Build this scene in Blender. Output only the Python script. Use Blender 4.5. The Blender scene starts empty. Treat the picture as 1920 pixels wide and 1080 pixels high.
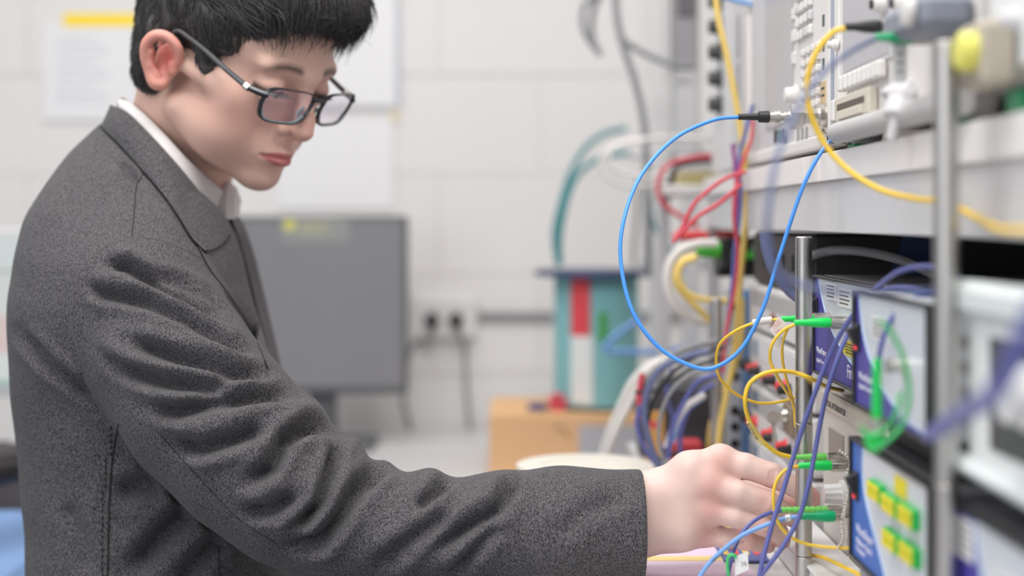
import bpy, bmesh, math, random
import numpy as np
from mathutils import Vector, Matrix, Quaternion
from mathutils.bvhtree import BVHTree

random.seed(7)
RNG = np.random.default_rng(11)
PI = math.pi
SC = bpy.context.scene
COL = SC.collection

# ------------------------------------------------------------------ camera, world, lights, exposure
F = 2667.0          # focal length in pixels of a 1920 px wide frame (50 mm on 36 mm)
ZC = 1.30           # lens height
HY = 412.0          # image row of the horizon
cam_d = bpy.data.cameras.new('camera')
cam = bpy.data.objects.new('camera', cam_d)
COL.objects.link(cam)
cam.location = (0, 0, ZC)
cam.rotation_euler = (PI / 2, 0, 0)
cam_d.sensor_width = 36.0
cam_d.lens = 50.0
cam_d.shift_y = -128.0 / 1920.0
cam_d.clip_start = 0.05
cam_d.dof.use_dof = True
cam_d.dof.focus_distance = 1.16
cam_d.dof.aperture_fstop = 2.6
SC.camera = cam

world = bpy.data.worlds.new('world')
SC.world = world
world.use_nodes = True
bg = world.node_tree.nodes['Background']
bg.inputs[0].default_value = (0.93, 0.95, 1.0, 1)
bg.inputs[1].default_value = 0.48

SC.view_settings.view_transform = 'Standard'
SC.view_settings.look = 'None'
SC.view_settings.gamma = 1.0
SC.view_settings.use_curve_mapping = False
SC.view_settings.exposure = -0.21


def area_light(name, loc, target, size, power, color=(1, 1, 1)):
    d = bpy.data.lights.new(name, 'AREA')
    d.shape = 'RECTANGLE'
    d.size, d.size_y = size
    d.energy = power
    d.color = color
    o = bpy.data.objects.new(name, d)
    COL.objects.link(o)
    o.location = loc
    o.rotation_euler = (Vector(target) - Vector(loc)).to_track_quat('-Z', 'Y').to_euler()
    return o


# two ceiling luminaires of the laboratory, an added left fill, and the daylight of a window behind the camera
area_light('overhead_light', (-0.4, 2.0, 2.72), (-0.4, 2.0, 0), (1.5, 0.8), 19, (1.0, 0.985, 0.96))
area_light('overhead_light', (0.05, 0.50, 2.72), (0.05, 0.7, 0), (1.4, 0.9), 44, (1.0, 0.985, 0.96))
area_light('overhead_light', (-1.6, 0.5, 2.72), (-1.3, 0.7, 0), (1.4, 0.9), 16, (1.0, 0.985, 0.96))  # added overhead fill that brightens the rack fronts and the jacket
area_light('window_light', (-1.9, -1.3, 1.9), (0.1, 1.5, 1.2), (2.2, 1.6), 30, (0.96, 0.98, 1.0))


# ------------------------------------------------------------------ helpers
def P(px, py, D):
    """a point of the room from where it shows in the 1920x1080 frame and its distance"""
    return Vector(((px - 960.0) / F * D, D, ZC - (py - HY) / F * D))


MATS = {}


def mat(name, color, rough=0.5, metal=0.0, noise=0.0, nscale=60.0, bump=0.0, bscale=200.0, emit=None,
        estr=1.0, spec=0.5, trans=0.0, alpha=1.0, sheen=0.0, coat=0.0, sub=0.0):
    if name in MATS:
        return MATS[name]
    m = bpy.data.materials.new(name)
    m.use_nodes = True
    nt = m.node_tree
    b = nt.nodes['Principled BSDF']
    c = (color[0], color[1], color[2], 1)
    b.inputs['Base Color'].default_value = c
    b.inputs['Roughness'].default_value = rough
    b.inputs['Metallic'].default_value = metal
    b.inputs['Specular IOR Level'].default_value = spec
    b.inputs['Transmission Weight'].default_value = trans
    b.inputs['Alpha'].default_value = alpha
    b.inputs['Sheen Weight'].default_value = sheen
    b.inputs['Coat Weight'].default_value = coat
    if sub:
        b.inputs['Subsurface Weight'].default_value = sub
        b.inputs['Subsurface Radius'].default_value = (0.012, 0.005, 0.003)
        b.inputs['Subsurface Scale'].default_value = 0.6
    tc = nt.nodes.new('ShaderNodeTexCoord')
    if noise > 0:
        n = nt.nodes.new('ShaderNodeTexNoise')
        n.inputs['Scale'].default_value = nscale
        n.inputs['Detail'].default_value = 3
        nt.links.new(tc.outputs['Object'], n.inputs['Vector'])
        mx = nt.nodes.new('ShaderNodeMix')
        mx.data_type = 'RGBA'
        mx.inputs[6].default_value = tuple(max(0, x * (1 - noise)) for x in color[:3]) + (1,)
        mx.inputs[7].default_value = tuple(min(1, x * (1 + noise)) for x in color[:3]) + (1,)
        nt.links.new(n.outputs['Fac'], mx.inputs[0])
        nt.links.new(mx.outputs[2], b.inputs['Base Color'])
    if bump > 0:
        n2 = nt.nodes.new('ShaderNodeTexNoise')
        n2.inputs['Scale'].default_value = bscale
        nt.links.new(tc.outputs['Object'], n2.inputs['Vector'])
        bp = nt.nodes.new('ShaderNodeBump')
        bp.inputs['Strength'].default_value = bump
        bp.inputs['Distance'].default_value = 0.001
        nt.links.new(n2.outputs['Fac'], bp.inputs['Height'])
        nt.links.new(bp.outputs['Normal'], b.inputs['Normal'])
    if emit is not None:
        b.inputs['Emission Color'].default_value = (emit[0], emit[1], emit[2], 1)
        b.inputs['Emission Strength'].default_value = estr
    MATS[name] = m
    return m


def s2l(r, g, b):
    f = lambda v: (v / 255 / 12.92) if v / 255 <= 0.04045 else ((v / 255 + 0.055) / 1.055) ** 2.4
    return (f(r), f(g), f(b))


class MB:
    """collects shapes and links them as one mesh"""

    def __init__(s):
        s.v = []
        s.f = []

    def add(s, vs, fs):
        o = len(s.v)
        s.v += [tuple(v) for v in vs]
        s.f += [tuple(i + o for i in f) for f in fs]
        return s

    def box(s, x0, x1, y0, y1, z0, z1, b=0.0, M=None):
        xs, ys, zs = sorted((x0, x1)), sorted((y0, y1)), sorted((z0, z1))
        b = min(b, (xs[1] - xs[0]) / 2.2, (ys[1] - ys[0]) / 2.2, (zs[1] - zs[0]) / 2.2)
        if b <= 0:
            vs = [(x, y, z) for x in xs for y in ys for z in zs]
            fs = [(0, 1, 3, 2), (4, 6, 7, 5), (0, 4, 5, 1), (2, 3, 7, 6), (0, 2, 6, 4), (1, 5, 7, 3)]
        else:
            # chamfered box: 24 vertices
            vs = []
            idx = {}
            for i, sx in enumerate((1, -1)):
                for j, sy in enumerate((1, -1)):
                    for k, sz in enumerate((1, -1)):
                        X, Y, Z = xs[i], ys[j], zs[k]
                        for a, p in (('x', (X, Y + sy * b, Z + sz * b)), ('y', (X + sx * b, Y, Z + sz * b)),
                                     ('z', (X + sx * b, Y + sy * b, Z))):
                            idx[(i, j, k, a)] = len(vs)
                            vs.append(p)
            g = lambda i, j, k, a: idx[(i, j, k, a)]
            fs = []
            for i in (0, 1):
                fs.append([g(i, 0, 0, 'x'), g(i, 1, 0, 'x'), g(i, 1, 1, 'x'), g(i, 0, 1, 'x')])
                fs.append([g(0, i, 0, 'y'), g(1, i, 0, 'y'), g(1, i, 1, 'y'), g(0, i, 1, 'y')])
                fs.append([g(0, 0, i, 'z'), g(1, 0, i, 'z'), g(1, 1, i, 'z'), g(0, 1, i, 'z')])
                for j in (0, 1):
                    fs.append([g(0, i, j, 'y'), g(1, i, j, 'y'), g(1, i, j, 'z'), g(0, i, j, 'z')])
                    fs.append([g(i, 0, j, 'x'), g(i, 1, j, 'x'), g(i, 1, j, 'z'), g(i, 0, j, 'z')])
                    fs.append([g(i, j, 0, 'x'), g(i, j, 1, 'x'), g(i, j, 1, 'y'), g(i, j, 0, 'y')])
                    for k in (0, 1):
                        fs.append([g(i, j, k, 'x'), g(i, j, k, 'y'), g(i, j, k, 'z')])
        if M is not None:
            vs = [M @ Vector(v) for v in vs]
        return s.add(vs, fs)

    def ring_loft(s, rings, cap=True, closed=True):
        n = len(rings[0])
        vs = [p for r in rings for p in r]
        fs = []
        for i in range(len(rings) - 1):
            for j in range(n if closed else n - 1):
                a, b = i * n + j, i * n + (j + 1) % n
                fs.append((a, b, b + n, a + n))
        if cap:
            fs.append(tuple(range(n))[::-1])
            fs.append(tuple(range((len(rings) - 1) * n, len(rings) * n)))
        return s.add(vs, fs)

    def lathe(s, p0, axis, prof, n=24):
        """prof: (distance along the axis, radius)"""
        ax = Vector(axis).normalized()
        u = ax.orthogonal().normalized()
        w = ax.cross(u)
        p0 = Vector(p0)
        rings = [[p0 + ax * h + (u * math.cos(2 * PI * k / n) + w * math.sin(2 * PI * k / n)) * max(r, 1e-5)
                  for k in range(n)] for h, r in prof]
        return s.ring_loft(rings)

    def cyl(s, p0, p1, r0, r1=None, n=20):
        p0, p1 = Vector(p0), Vector(p1)
        r1 = r0 if r1 is None else r1
        return s.lathe(p0, p1 - p0, [(0, r0), ((p1 - p0).length, r1)], n)

    def tube(s, pts, r, n=10):
        pts = [Vector(p) for p in pts]
        m = len(pts)
        rs = [r] * m if not hasattr(r, '__len__') else list(r)
        t = [(pts[min(i + 1, m - 1)] - pts[max(i - 1, 0)]).normalized() for i in range(m)]
        u = t[0].orthogonal().normalized()
        rings = []
        for i in range(m):
            u = (u - t[i] * u.dot(t[i]))
            u = u.normalized() if u.length > 1e-6 else t[i].orthogonal().normalized()
            w = t[i].cross(u)
            rings.append([pts[i] + (u * math.cos(2 * PI * k / n) + w * math.sin(2 * PI * k / n)) * rs[i] for k in range(n)])
        return s.ring_loft(rings)

    def sphere(s, c, r, n=14, m=8, sc=(1, 1, 1)):
        c = Vector(c)
        rings = []
        for i in range(m + 1):
            a = PI * i / m
            rr = max(math.sin(a), 1e-3)
            rings.append([c + Vector((r * sc[0] * rr * math.cos(2 * PI * k / n), r * sc[1] * rr * math.sin(2 * PI * k / n),
                                      r * sc[2] * math.cos(a))) for k in range(n)])
        return s.ring_loft(rings)

    def build(s, name, m, parent=None, smooth=True, loc=None):
        return mesh_obj(name, s.v, s.f, m, parent, smooth, loc)


def mesh_obj(name, v, f, m, parent=None, smooth=True, loc=None, ang=35):
    me = bpy.data.meshes.new(name)
    if loc is not None:
        L = Vector(loc)
        v = [tuple(Vector(p) - L) for p in v]
    me.from_pydata(v, [], f)
    bm = bmesh.new()
    bm.from_mesh(me)
    bmesh.ops.recalc_face_normals(bm, faces=bm.faces)
    if smooth:
        lim = math.radians(ang)
        for fc in bm.faces:
            fc.smooth = True
        for e in bm.edges:
            if len(e.link_faces) == 2 and e.calc_face_angle(0) > lim:
                e.smooth = False
    bm.to_mesh(me)
    bm.free()
    me.materials.append(m)
    o = bpy.data.objects.new(name, me)
    COL.objects.link(o)
    if loc is not None:
        o.location = loc
    if parent is not None:
        put(o, parent)
    return o


def put(o, parent):
    o.parent = parent
    if parent.type == 'EMPTY' or True:
        # keep the world placement: geometry is given in world coordinates unless loc was used
        o.matrix_parent_inverse = WM(parent).inverted()
    return o


def WM(o):
    m = Matrix.LocRotScale(o.location, o.rotation_euler, o.scale)
    if o.parent is not None:
        m = WM(o.parent) @ o.matrix_parent_inverse @ m
    return m


def tag(o, label=None, cat=None, group=None, kind=None):
    if label:
        o['label'] = label
    if cat:
        o['category'] = cat
    if group:
        o['group'] = group
    if kind:
        o['kind'] = kind
    return o


def thing(name, loc, label, cat, group=None):
    o = bpy.data.objects.new(name, None)
    o.empty_display_size = 0.05
    COL.objects.link(o)
    o.location = loc
    return tag(o, label, cat, group)


def spline(pts, k=10):
    pts = [Vector(p) for p in pts]
    if len(pts) < 3:
        return pts
    q = [pts[0] * 2 - pts[1]] + pts + [pts[-1] * 2 - pts[-2]]
    out = []
    for i in range(1, len(q) - 2):
        p0, p1, p2, p3 = q[i - 1:i + 3]
        for j in range(k):
            t = j / k
            out.append(0.5 * ((2 * p1) + (p2 - p0) * t + (2 * p0 - 5 * p1 + 4 * p2 - p3) * t * t
                              + (3 * p1 - p0 - 3 * p2 + p3) * t ** 3))
    out.append(pts[-1])
    return out


def text_mesh(name, body, size, m, parent, origin, right, up, thick=0.0001, align='LEFT', label=None):
    cu = bpy.data.curves.new(name, 'FONT')
    cu.body = body
    cu.size = size
    cu.extrude = thick
    cu.align_x = align
    cu.resolution_u = 2
    t = bpy.data.objects.new(name, cu)
    COL.objects.link(t)
    right = Vector(right).normalized()
    up = Vector(up)
    up = (up - right * up.dot(right)).normalized()
    n = right.cross(up)
    M = Matrix((right, up, n)).transposed().to_4x4()
    M.translation = Vector(origin)
    dg = bpy.context.evaluated_depsgraph_get()
    me = bpy.data.meshes.new_from_object(t.evaluated_get(dg))
    me.transform(M)
    bpy.data.objects.remove(t)
    bpy.data.curves.remove(cu)
    me.materials.clear()
    me.materials.append(m)
    o = bpy.data.objects.new(name, me)
    COL.objects.link(o)
    if parent is not None:
        put(o, parent)
    if label:
        o['label'] = label
    return o


# ------------------------------------------------------------------ signed distance fields meshed by surface nets
class Field:
    def __init__(s, lo, hi, res):
        s.lo = np.array(lo, float)
        s.res = res
        n = np.ceil((np.array(hi) - s.lo) / res).astype(int) + 1
        s.n = n
        s.ax = [(s.lo[i] + np.arange(n[i]) * res).astype(np.float32) for i in range(3)]
        s.f = np.full(tuple(n), 1.0, np.float32)

    def reg(s, lo, hi):
        sl = []
        for i in range(3):
            a = int(np.clip(np.floor((lo[i] - s.lo[i]) / s.res), 0, s.n[i]))
            b = int(np.clip(np.ceil((hi[i] - s.lo[i]) / s.res) + 1, 0, s.n[i]))
            sl.append(slice(a, b))
        g = np.meshgrid(s.ax[0][sl[0]], s.ax[1][sl[1]], s.ax[2][sl[2]], indexing='ij', sparse=True)
        return tuple(sl), g

    def apply(s, sl, d, k, mode):
        f = s.f[sl]
        if mode == 'sub':
            a, b = f, -d
            h = np.clip(0.5 + 0.5 * (a - b) / k, 0, 1)
            s.f[sl] = b + (a - b) * h + k * h * (1 - h)
        else:
            a, b = f, d
            h = np.clip(0.5 + 0.5 * (b - a) / k, 0, 1)
            s.f[sl] = b + (a - b) * h - k * h * (1 - h)

    def cap(s, a, b, ra, rb=None, k=0.01, mode='add', mirror=False, flat=None):
        if mirror:
            s.cap((a[0], -a[1], a[2]), (b[0], -b[1], b[2]), ra, rb, k, mode, False, flat)
        rb = ra if rb is None else rb
        a = np.array(a, float)
        b = np.array(b, float)
        m = max(ra, rb) + k * 1.5 + s.res * 2
        sl, (X, Y, Z) = s.reg(np.minimum(a, b) - m, np.maximum(a, b) + m)
        if any(q.stop <= q.start for q in sl):
            return s
        ba = b - a
        L = float(ba @ ba) + 1e-12
        px, py, pz = X - a[0], Y - a[1], Z - a[2]
        t = np.clip((px * ba[0] + py * ba[1] + pz * ba[2]) / L, 0, 1)
        dx, dy, dz = px - t * ba[0], py - t * ba[1], pz - t * ba[2]
        if flat is not None:      # (axis vector, factor): thinner along that axis
            ax, fc = np.array(flat[0], float), flat[1]
            ax = ax / np.linalg.norm(ax)
            q = dx * ax[0] + dy * ax[1] + dz * ax[2]
            e = q * (1.0 / fc - 1)
            dx, dy, dz = dx + e * ax[0], dy + e * ax[1], dz + e * ax[2]
        d = np.sqrt(dx * dx + dy * dy + dz * dz) - (ra + (rb - ra) * t)
        s.apply(sl, d.astype(np.float32), k, mode)
        return s

    def chain(s, pts, k=0.01, mode='add', mirror=False, flat=None):
        for p, q in zip(pts[:-1], pts[1:]):
            s.cap(p[:3], q[:3], p[3], q[3], k, mode, mirror, flat)
        return s

    def ball(s, c, r, k=0.01, mode='add', mirror=False):
        return s.cap(c, c, r, r, k, mode, mirror)

    def ell(s, c, r, k=0.01, mode='add', mirror=False, rot=None):
        if mirror:
            s.ell((c[0], -c[1], c[2]), r, k, mode)
        c = np.array(c, float)
        r = np.array(r, float)
        m = (r.max() if rot is not None else r) + k * 1.5 + s.res * 2
        sl, (X, Y, Z) = s.reg(c - m, c + m)
        x, y, z = X - c[0], Y - c[1], Z - c[2]
        if rot is not None:
            R = np.array(rot.to_matrix().transposed())
            x, y, z = (R[0][0] * x + R[0][1] * y + R[0][2] * z, R[1][0] * x + R[1][1] * y + R[1][2] * z,
                       R[2][0] * x + R[2][1] * y + R[2][2] * z)
        k0 = np.sqrt((x / r[0]) ** 2 + (y / r[1]) ** 2 + (z / r[2]) ** 2)
        k1 = np.sqrt((x / r[0] ** 2) ** 2 + (y / r[1] ** 2) ** 2 + (z / r[2] ** 2) ** 2) + 1e-9
        s.apply(sl, (k0 * (k0 - 1) / k1).astype(np.float32), k, mode)
        return s

    def mesh(s, smooth=1):
        f = s.f
        ins = f < 0
        nx, ny, nz = f.shape
        c = [ins[i:nx - 1 + i, j:ny - 1 + j, k:nz - 1 + k] for i in (0, 1) for j in (0, 1) for k in (0, 1)]
        cnt = sum(a.astype(np.int8) for a in c)
        act = (cnt > 0) & (cnt < 8)
        ci, cj, ck = np.nonzero(act)
        idx = np.full(act.shape, -1, np.int64)
        idx[ci, cj, ck] = np.arange(len(ci))
        cor = [(i, j, k) for i in (0, 1) for j in (0, 1) for k in (0, 1)]
        val = np.stack([f[ci + i, cj + j, ck + k] for i, j, k in cor], 1).astype(np.float64)
        pos = np.zeros((len(ci), 3))
        w = np.zeros(len(ci))
        for a in range(8):
            for b in range(a + 1, 8):
                if sum(abs(cor[a][q] - cor[b][q]) for q in range(3)) != 1:
                    continue
                va, vb = val[:, a], val[:, b]
                m = (va < 0) != (vb < 0)
                t = np.where(m, va / np.where(m, va - vb, 1), 0)
                A, B = np.array(cor[a], float), np.array(cor[b], float)
                pos += np.where(m[:, None], A + (B - A) * t[:, None], 0)
                w += m
        pos = pos / w[:, None] + np.stack([ci, cj, ck], 1)
        V = s.lo + pos * s.res
        quads = []
        for ax in range(3):
            sl0 = [slice(None)] * 3
            sl1 = [slice(None)] * 3
            sl0[ax] = slice(0, -1)
            sl1[ax] = slice(1, None)
            ch = ins[tuple(sl0)] != ins[tuple(sl1)]
            o1, o2 = [q for q in range(3) if q != ax]
            ii = np.stack(np.nonzero(ch), 1)
            ok = (ii[:, o1] > 0) & (ii[:, o2] > 0) & (ii[:, o1] < f.shape[o1] - 1) & (ii[:, o2] < f.shape[o2] - 1)
            ii = ii[ok]
            e1 = np.zeros(3, int)
            e2 = np.zeros(3, int)
            e1[o1] = 1
            e2[o2] = 1
            g = lambda q: idx[q[:, 0], q[:, 1], q[:, 2]]
            qd = np.stack([g(ii - e1 - e2), g(ii - e1), g(ii), g(ii - e2)], 1)
            fl = ins[ii[:, 0], ii[:, 1], ii[:, 2]]
            if ax == 1:
                fl = ~fl
            qd[~fl] = qd[~fl][:, ::-1]
            quads.append(qd)
        Q = np.concatenate(quads)
        Q = Q[(Q >= 0).all(1)]
        for _ in range(smooth):
            acc = np.zeros_like(V)
            cn = np.zeros(len(V))
            for a, b in ((0, 1), (1, 2), (2, 3), (3, 0)):
                for u, v in ((a, b), (b, a)):
                    for d in range(3):
                        acc[:, d] += np.bincount(Q[:, u], V[Q[:, v], d], len(V))
                    cn += np.bincount(Q[:, u], minlength=len(V))
            V = V * 0.4 + 0.6 * acc / np.maximum(cn, 1)[:, None]
        return V, Q


def np_mesh(name, V, Q, m, parent=None, colors=None, smooth=True):
    me = bpy.data.meshes.new(name)
    me.vertices.add(len(V))
    me.vertices.foreach_set('co', np.ascontiguousarray(V, np.float32).ravel())
    n = Q.shape[1]
    me.loops.add(Q.size)
    me.loops.foreach_set('vertex_index', np.ascontiguousarray(Q, np.int32).ravel())
    me.polygons.add(len(Q))
    me.polygons.foreach_set('loop_start', np.arange(0, Q.size, n, dtype=np.int32))
    me.polygons.foreach_set('loop_total', np.full(len(Q), n, np.int32))
    me.polygons.foreach_set('use_smooth', np.full(len(Q), smooth, bool))
    me.update(calc_edges=True)
    me.validate()
    if colors is not None:
        at = me.color_attributes.new('Col', 'FLOAT_COLOR', 'POINT')
        c4 = np.ones((len(V), 4), np.float32)
        c4[:, :3] = colors
        at.data.foreach_set('color', c4.ravel())
    me.materials.append(m)
    o = bpy.data.objects.new(name, me)
    COL.objects.link(o)
    if parent is not None:
        put(o, parent)
    return o


def vnormals(V, Q):
    a = V[Q[:, 2]] - V[Q[:, 0]]
    b = V[Q[:, 3]] - V[Q[:, 1]]
    fn = np.cross(a, b)
    N = np.zeros_like(V)
    for c in range(4):
        for d in range(3):
            N[:, d] += np.bincount(Q[:, c], fn[:, d], len(V))
    return N / (np.linalg.norm(N, axis=1)[:, None] + 1e-12)


def seg_dist(px, pz, line):
    """distance of 2D points to a polyline, with the parameter 0..1 along it"""
    best = np.full(px.shape, 1e9)
    par = np.zeros(px.shape)
    side = np.zeros(px.shape)
    n = len(line) - 1
    for i in range(n):
        ax, az = line[i]
        bx, bz = line[i + 1]
        dx, dz = bx - ax, bz - az
        t = np.clip(((px - ax) * dx + (pz - az) * dz) / (dx * dx + dz * dz), 0, 1)
        ex, ez = px - ax - t * dx, pz - az - t * dz
        d = np.hypot(ex, ez)
        m = d < best
        best = np.where(m, d, best)
        par = np.where(m, (i + t) / n, par)
        side = np.where(m, np.sign(dx * ez - dz * ex), side)
    return best, par, side
# ------------------------------------------------------------------ the room
def room():
    WALLP = mat('wall_paint', s2l(226, 223, 222), rough=0.75, noise=0.02, nscale=3, bump=0.15, bscale=120)
    FLOOR = mat('floor_vinyl', (0.30, 0.31, 0.33), rough=0.4, noise=0.1, nscale=40)
    CEIL = mat('ceiling_tile', (0.8, 0.8, 0.79), rough=0.9)
    x0, x1, y0, y1, h = -2.6, 1.25, -2.2, 3.12, 2.8
    tag(MB().box(x0, x1, y0, y1, -.05, 0).build('floor', FLOOR), kind='structure')
    tag(MB().box(x0, x1, y0, y1, h, h + .05).build('ceiling', CEIL), kind='structure')
    tag(MB().box(x1, x1 + .1, y0, y1, 0, h).build('wall_right', WALLP), kind='structure')
    wb = tag(MB().box(x0, x1, y1 + .0, y1 + .12, 0, h).build('wall_back', WALLP), kind='structure')
    # painted concrete blocks of the back wall, joints recessed
    bw, bh, g = .450, .2185, .0030
    me = None
    # joint rows at image rows 140 and 332
    zj = P(0, 140, 3.10).z
    k0 = -int(zj / bh) - 1
    xj = P(1015, 0, 3.10).x
    for r in range(k0, 14):
        zc = zj + (r + .5) * bh
        if zc - bh / 2 < 0.0 or zc + bh / 2 > h:
            continue
        off = xj + (0 if r % 2 == 1 else bw / 2) + bw / 2
        for c in range(-8, 5):
            xc = off + c * bw
            if xc - bw / 2 < x0 or xc + bw / 2 > x1:
                continue
            if me is None:
                o = MB().box(-bw / 2 + g / 2, bw / 2 - g / 2, -.012, .012, -bh / 2 + g / 2, bh / 2 - g / 2, .0012).build('block', WALLP)
                me = o.data
            else:
                o = bpy.data.objects.new('block', me)
                COL.objects.link(o)
            o.location = (xc, y1 + .0085 + .0005 * ((r * 7 + c * 3) % 3 - 1), zc)
            put(o, wb)

    # ---------------- desk under the wall
    DESK = mat('desk_laminate', s2l(206, 205, 206), rough=.4)
    LEG = mat('grey_metal', (0.35, 0.36, 0.38), rough=.4, metal=.4)
    t = thing('desk', (-.6, 2.75, 0), 'long pale grey bench against the white block wall', 'desk')
    MB().box(-.70, 1.1, 2.42, 3.08, .815, .845, .003).build('tabletop', DESK, t)
    for x in (-.66, .2, 1.05):
        for y in (2.48, 3.0):
            MB().box(x - .02, x + .02, y - .02, y + .02, 0, .815, .002).build('leg', LEG, t)

    # ---------------- monitor
    SCR = mat('screen_matte', s2l(128, 127, 131), rough=.55, spec=.35, noise=.03, nscale=4)
    BEZ = mat('monitor_plastic', s2l(92, 92, 96), rough=.5)
    D = 2.84
    a, b = P(437, 405, D), P(764, 739, D)
    t = thing('monitor', (P(600, 0, D).x, D + .05, .845), 'switched-off grey computer monitor with a yellow sticker at its top edge', 'monitor')
    MB().box(a.x, b.x, D, D + .03, b.z, a.z, .004).build('housing', BEZ, t)
    MB().box(a.x + .010, b.x - .010, D - .0012, D + .002, b.z + .016, a.z - .010, .0004).build('screen', SCR, t)
    cx = (a.x + b.x) / 2
    MB().box(cx - .028, cx + .028, D + .03, D + .055, .86, a.z - .12, .006).build('stand', BEZ, t)
    MB().box(cx - .11, cx + .11, D - .06, D + .10, .845, .857, .005).build('foot', BEZ, t)
    st = MB().box(P(527, 0, D).x, P(655, 0, D).x, D - .0020, D - .0010, P(0, 455, D).z, P(0, 410, D).z).build(
        'sticker', mat('sticker_grey', s2l(140, 141, 140), rough=.5), t)
    c = P(543, 422, D)
    MB().lathe((c.x, D - .0020, c.z), (0, -1, 0), [(0, .0115), (.0005, .0115)], 24).build('yellow_dot', mat('sticker_yellow', s2l(205, 200, 96), rough=.5), st)
    ink = mat('sticker_ink', s2l(178, 178, 140), rough=.6)
    for i, (x0_, x1_) in enumerate(((560, 626), (560, 606), (560, 618))):
        q0, q1 = P(x0_, 0, D), P(x1_, 0, D)
        z = P(0, 418 + i * 9, D).z
        MB().box(q0.x, q1.x, D - .0026, D - .0019, z - .002, z + .002).build('print_line', ink, st)

    # ---------------- wall socket with two plugs and their leads
    SOC = mat('socket_white', s2l(226, 225, 224), rough=.35)
    BLK = mat('plug_black', (0.02, 0.02, 0.022), rough=.4)
    W = 3.118
    a, b = P(778, 556, W), P(893, 634, W)
    t = thing('wall_socket', ((a.x + b.x) / 2, W, (a.z + b.z) / 2), 'white double wall socket with two black plugs in it', 'socket')
    MB().box(a.x, b.x, W - .022, W - .002, b.z, a.z, .004).build('backplate', SOC, t)
    MB().box(a.x + .003, b.x - .003, W - .0255, W - .022, b.z + .003, a.z - .003, .001).build('faceplate', SOC, t)
    for px in (826, 870):
        c = P(px, 575, W)
        MB().box(c.x - .006, c.x + .006, W - .0285, W - .0255, c.z - .004, c.z + .004, .001).build('rocker', SOC, t)
    for px, lab, path in ((811, 'black mains plug nearer the monitor, in the double socket', [(811, 615), (805, 640), (786, 640), (771, 650), (763, 690), (757, 750), (770, 810), (768, 868), (755, 890)]),
                          (856, 'black mains plug farther from the monitor, in the double socket', [(856, 615), (866, 640), (873, 660), (874, 720), (880, 790), (890, 845), (905, 880), (912, 892)])):
        c = P(px, 598, W)
        tp = thing('mains_plug', (c.x, W - .03, c.z), lab, 'plug')
        MB().lathe((c.x, W - .026, c.z), (0, -1, 0), [(0, .0165), (.012, .0165), (.030, .0125), (.034, .009)], 20).build('plug_body', BLK, tp)
        pts = [P(x, y, W - .045 if i < 2 else W - .012) for i, (x, y) in enumerate(path)]
        pts[-1] = P(path[-1][0], path[-1][1], W - .05)
        MB().tube(spline([Vector((c.x, W - .052, c.z - .01))] + pts, 6), .0040, 8).build('lead', mat('lead_grey', s2l(128, 128, 132), rough=.5), tp)
    # surface trunking
    a, b = P(897, 584, W), P(1330, 600, W)
    tag(MB().box(a.x, b.x, W - .016, W - .002, b.z, a.z, .002).build('trunking', mat('trunking_grey', s2l(140, 140, 142), rough=.5)),
        'grey cable trunking running along the wall from the socket', 'trunking')

    # ---------------- papers on the wall
    PAP = mat('paper', s2l(232, 231, 233), rough=.8)
    PAPG = mat('paper_edge', s2l(196, 196, 202), rough=.8)
    YT = mat('yellow_tape', (1.0, 0.72, 0.0), rough=.5)
    t = thing('notice', P(170, 140, W), 'white sheet under a yellow tape strip on the wall', 'paper')
    a, b = P(84, 44, W), P(262, 226, W)
    MB().box(a.x, b.x, W - .0075, W - .005, b.z, a.z).build('sheet', PAP, t)
    a, b = P(121, 27, W), P(265, 50, W)
    MB().box(a.x, b.x, W - .009, W - .0074, b.z, a.z).build('tape', YT, t)
    pr = mat('faint_print', s2l(214, 213, 216), rough=.8)
    for i in range(9):
        q0, q1 = P(105, 70 + i * 15, W), P(205 if i % 3 else 180, 76 + i * 15, W)
        MB().box(q0.x, q1.x, W - .0081, W - .0074, q1.z, q0.z).build('text_line', pr, t)
    t = thing('wall_chart', P(680, 100, W), 'white sheet with a grey border on the wall behind the face', 'paper')
    a, b = P(560, -60, W), P(752, 206, W)
    MB().box(a.x, b.x, W - .0065, W - .005, b.z, a.z).build('border', PAPG, t)
    a, b = P(566, -54, W), P(742, 198, W)
    MB().box(a.x, b.x, W - .0085, W - .0064, b.z, a.z).build('sheet', PAP, t)
    a, b = P(733, 207, W), P(750, 228, W)
    tag(MB().box(a.x, b.x, W - .0065, W - .005, b.z, a.z).build('tape_piece', mat('tape_pale', s2l(226, 212, 180), rough=.5)),
        'small cream tape piece below the corner of the bordered sheet', 'tape')
    a, b = P(520, 228, W), P(738, 392, W)
    tag(MB().box(a.x, b.x, W - .0065, W - .0045, b.z, a.z).build('plain_sheet', PAP), 'plain white sheet on the wall above the grey monitor', 'paper')

    # ---------------- at the far side of the person: a lit display, a chair
    D = 2.33
    t = thing('display', (P(-40, 0, D).x, D + .04, .0), 'lit screen with pale green and pink bands behind the back', 'monitor')
    a, b = P(-190, 428, D), P(84, 742, D)
    MB().box(a.x, b.x, D, D + .03, b.z, a.z, .004).build('housing', mat('housing_pale', s2l(208, 206, 206), rough=.5), t)
    bands = [(440, 505, (226, 236, 234)), (505, 512, (190, 206, 192)), (512, 590, (228, 232, 230)), (590, 664, (236, 214, 212)), (664, 712, (230, 238, 236)), (712, 724, (178, 208, 196))]
    for y0_, y1_, c in bands:
        q0, q1 = P(-182, y0_, D), P(78, y1_, D)
        cl = s2l(*c)
        MB().box(q0.x, q1.x, D - .0015, D + .001, q1.z, q0.z).build('screen_band', mat('band%d%d%d' % c, (0.02, 0.02, 0.02), emit=cl, estr=.85), t)
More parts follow.
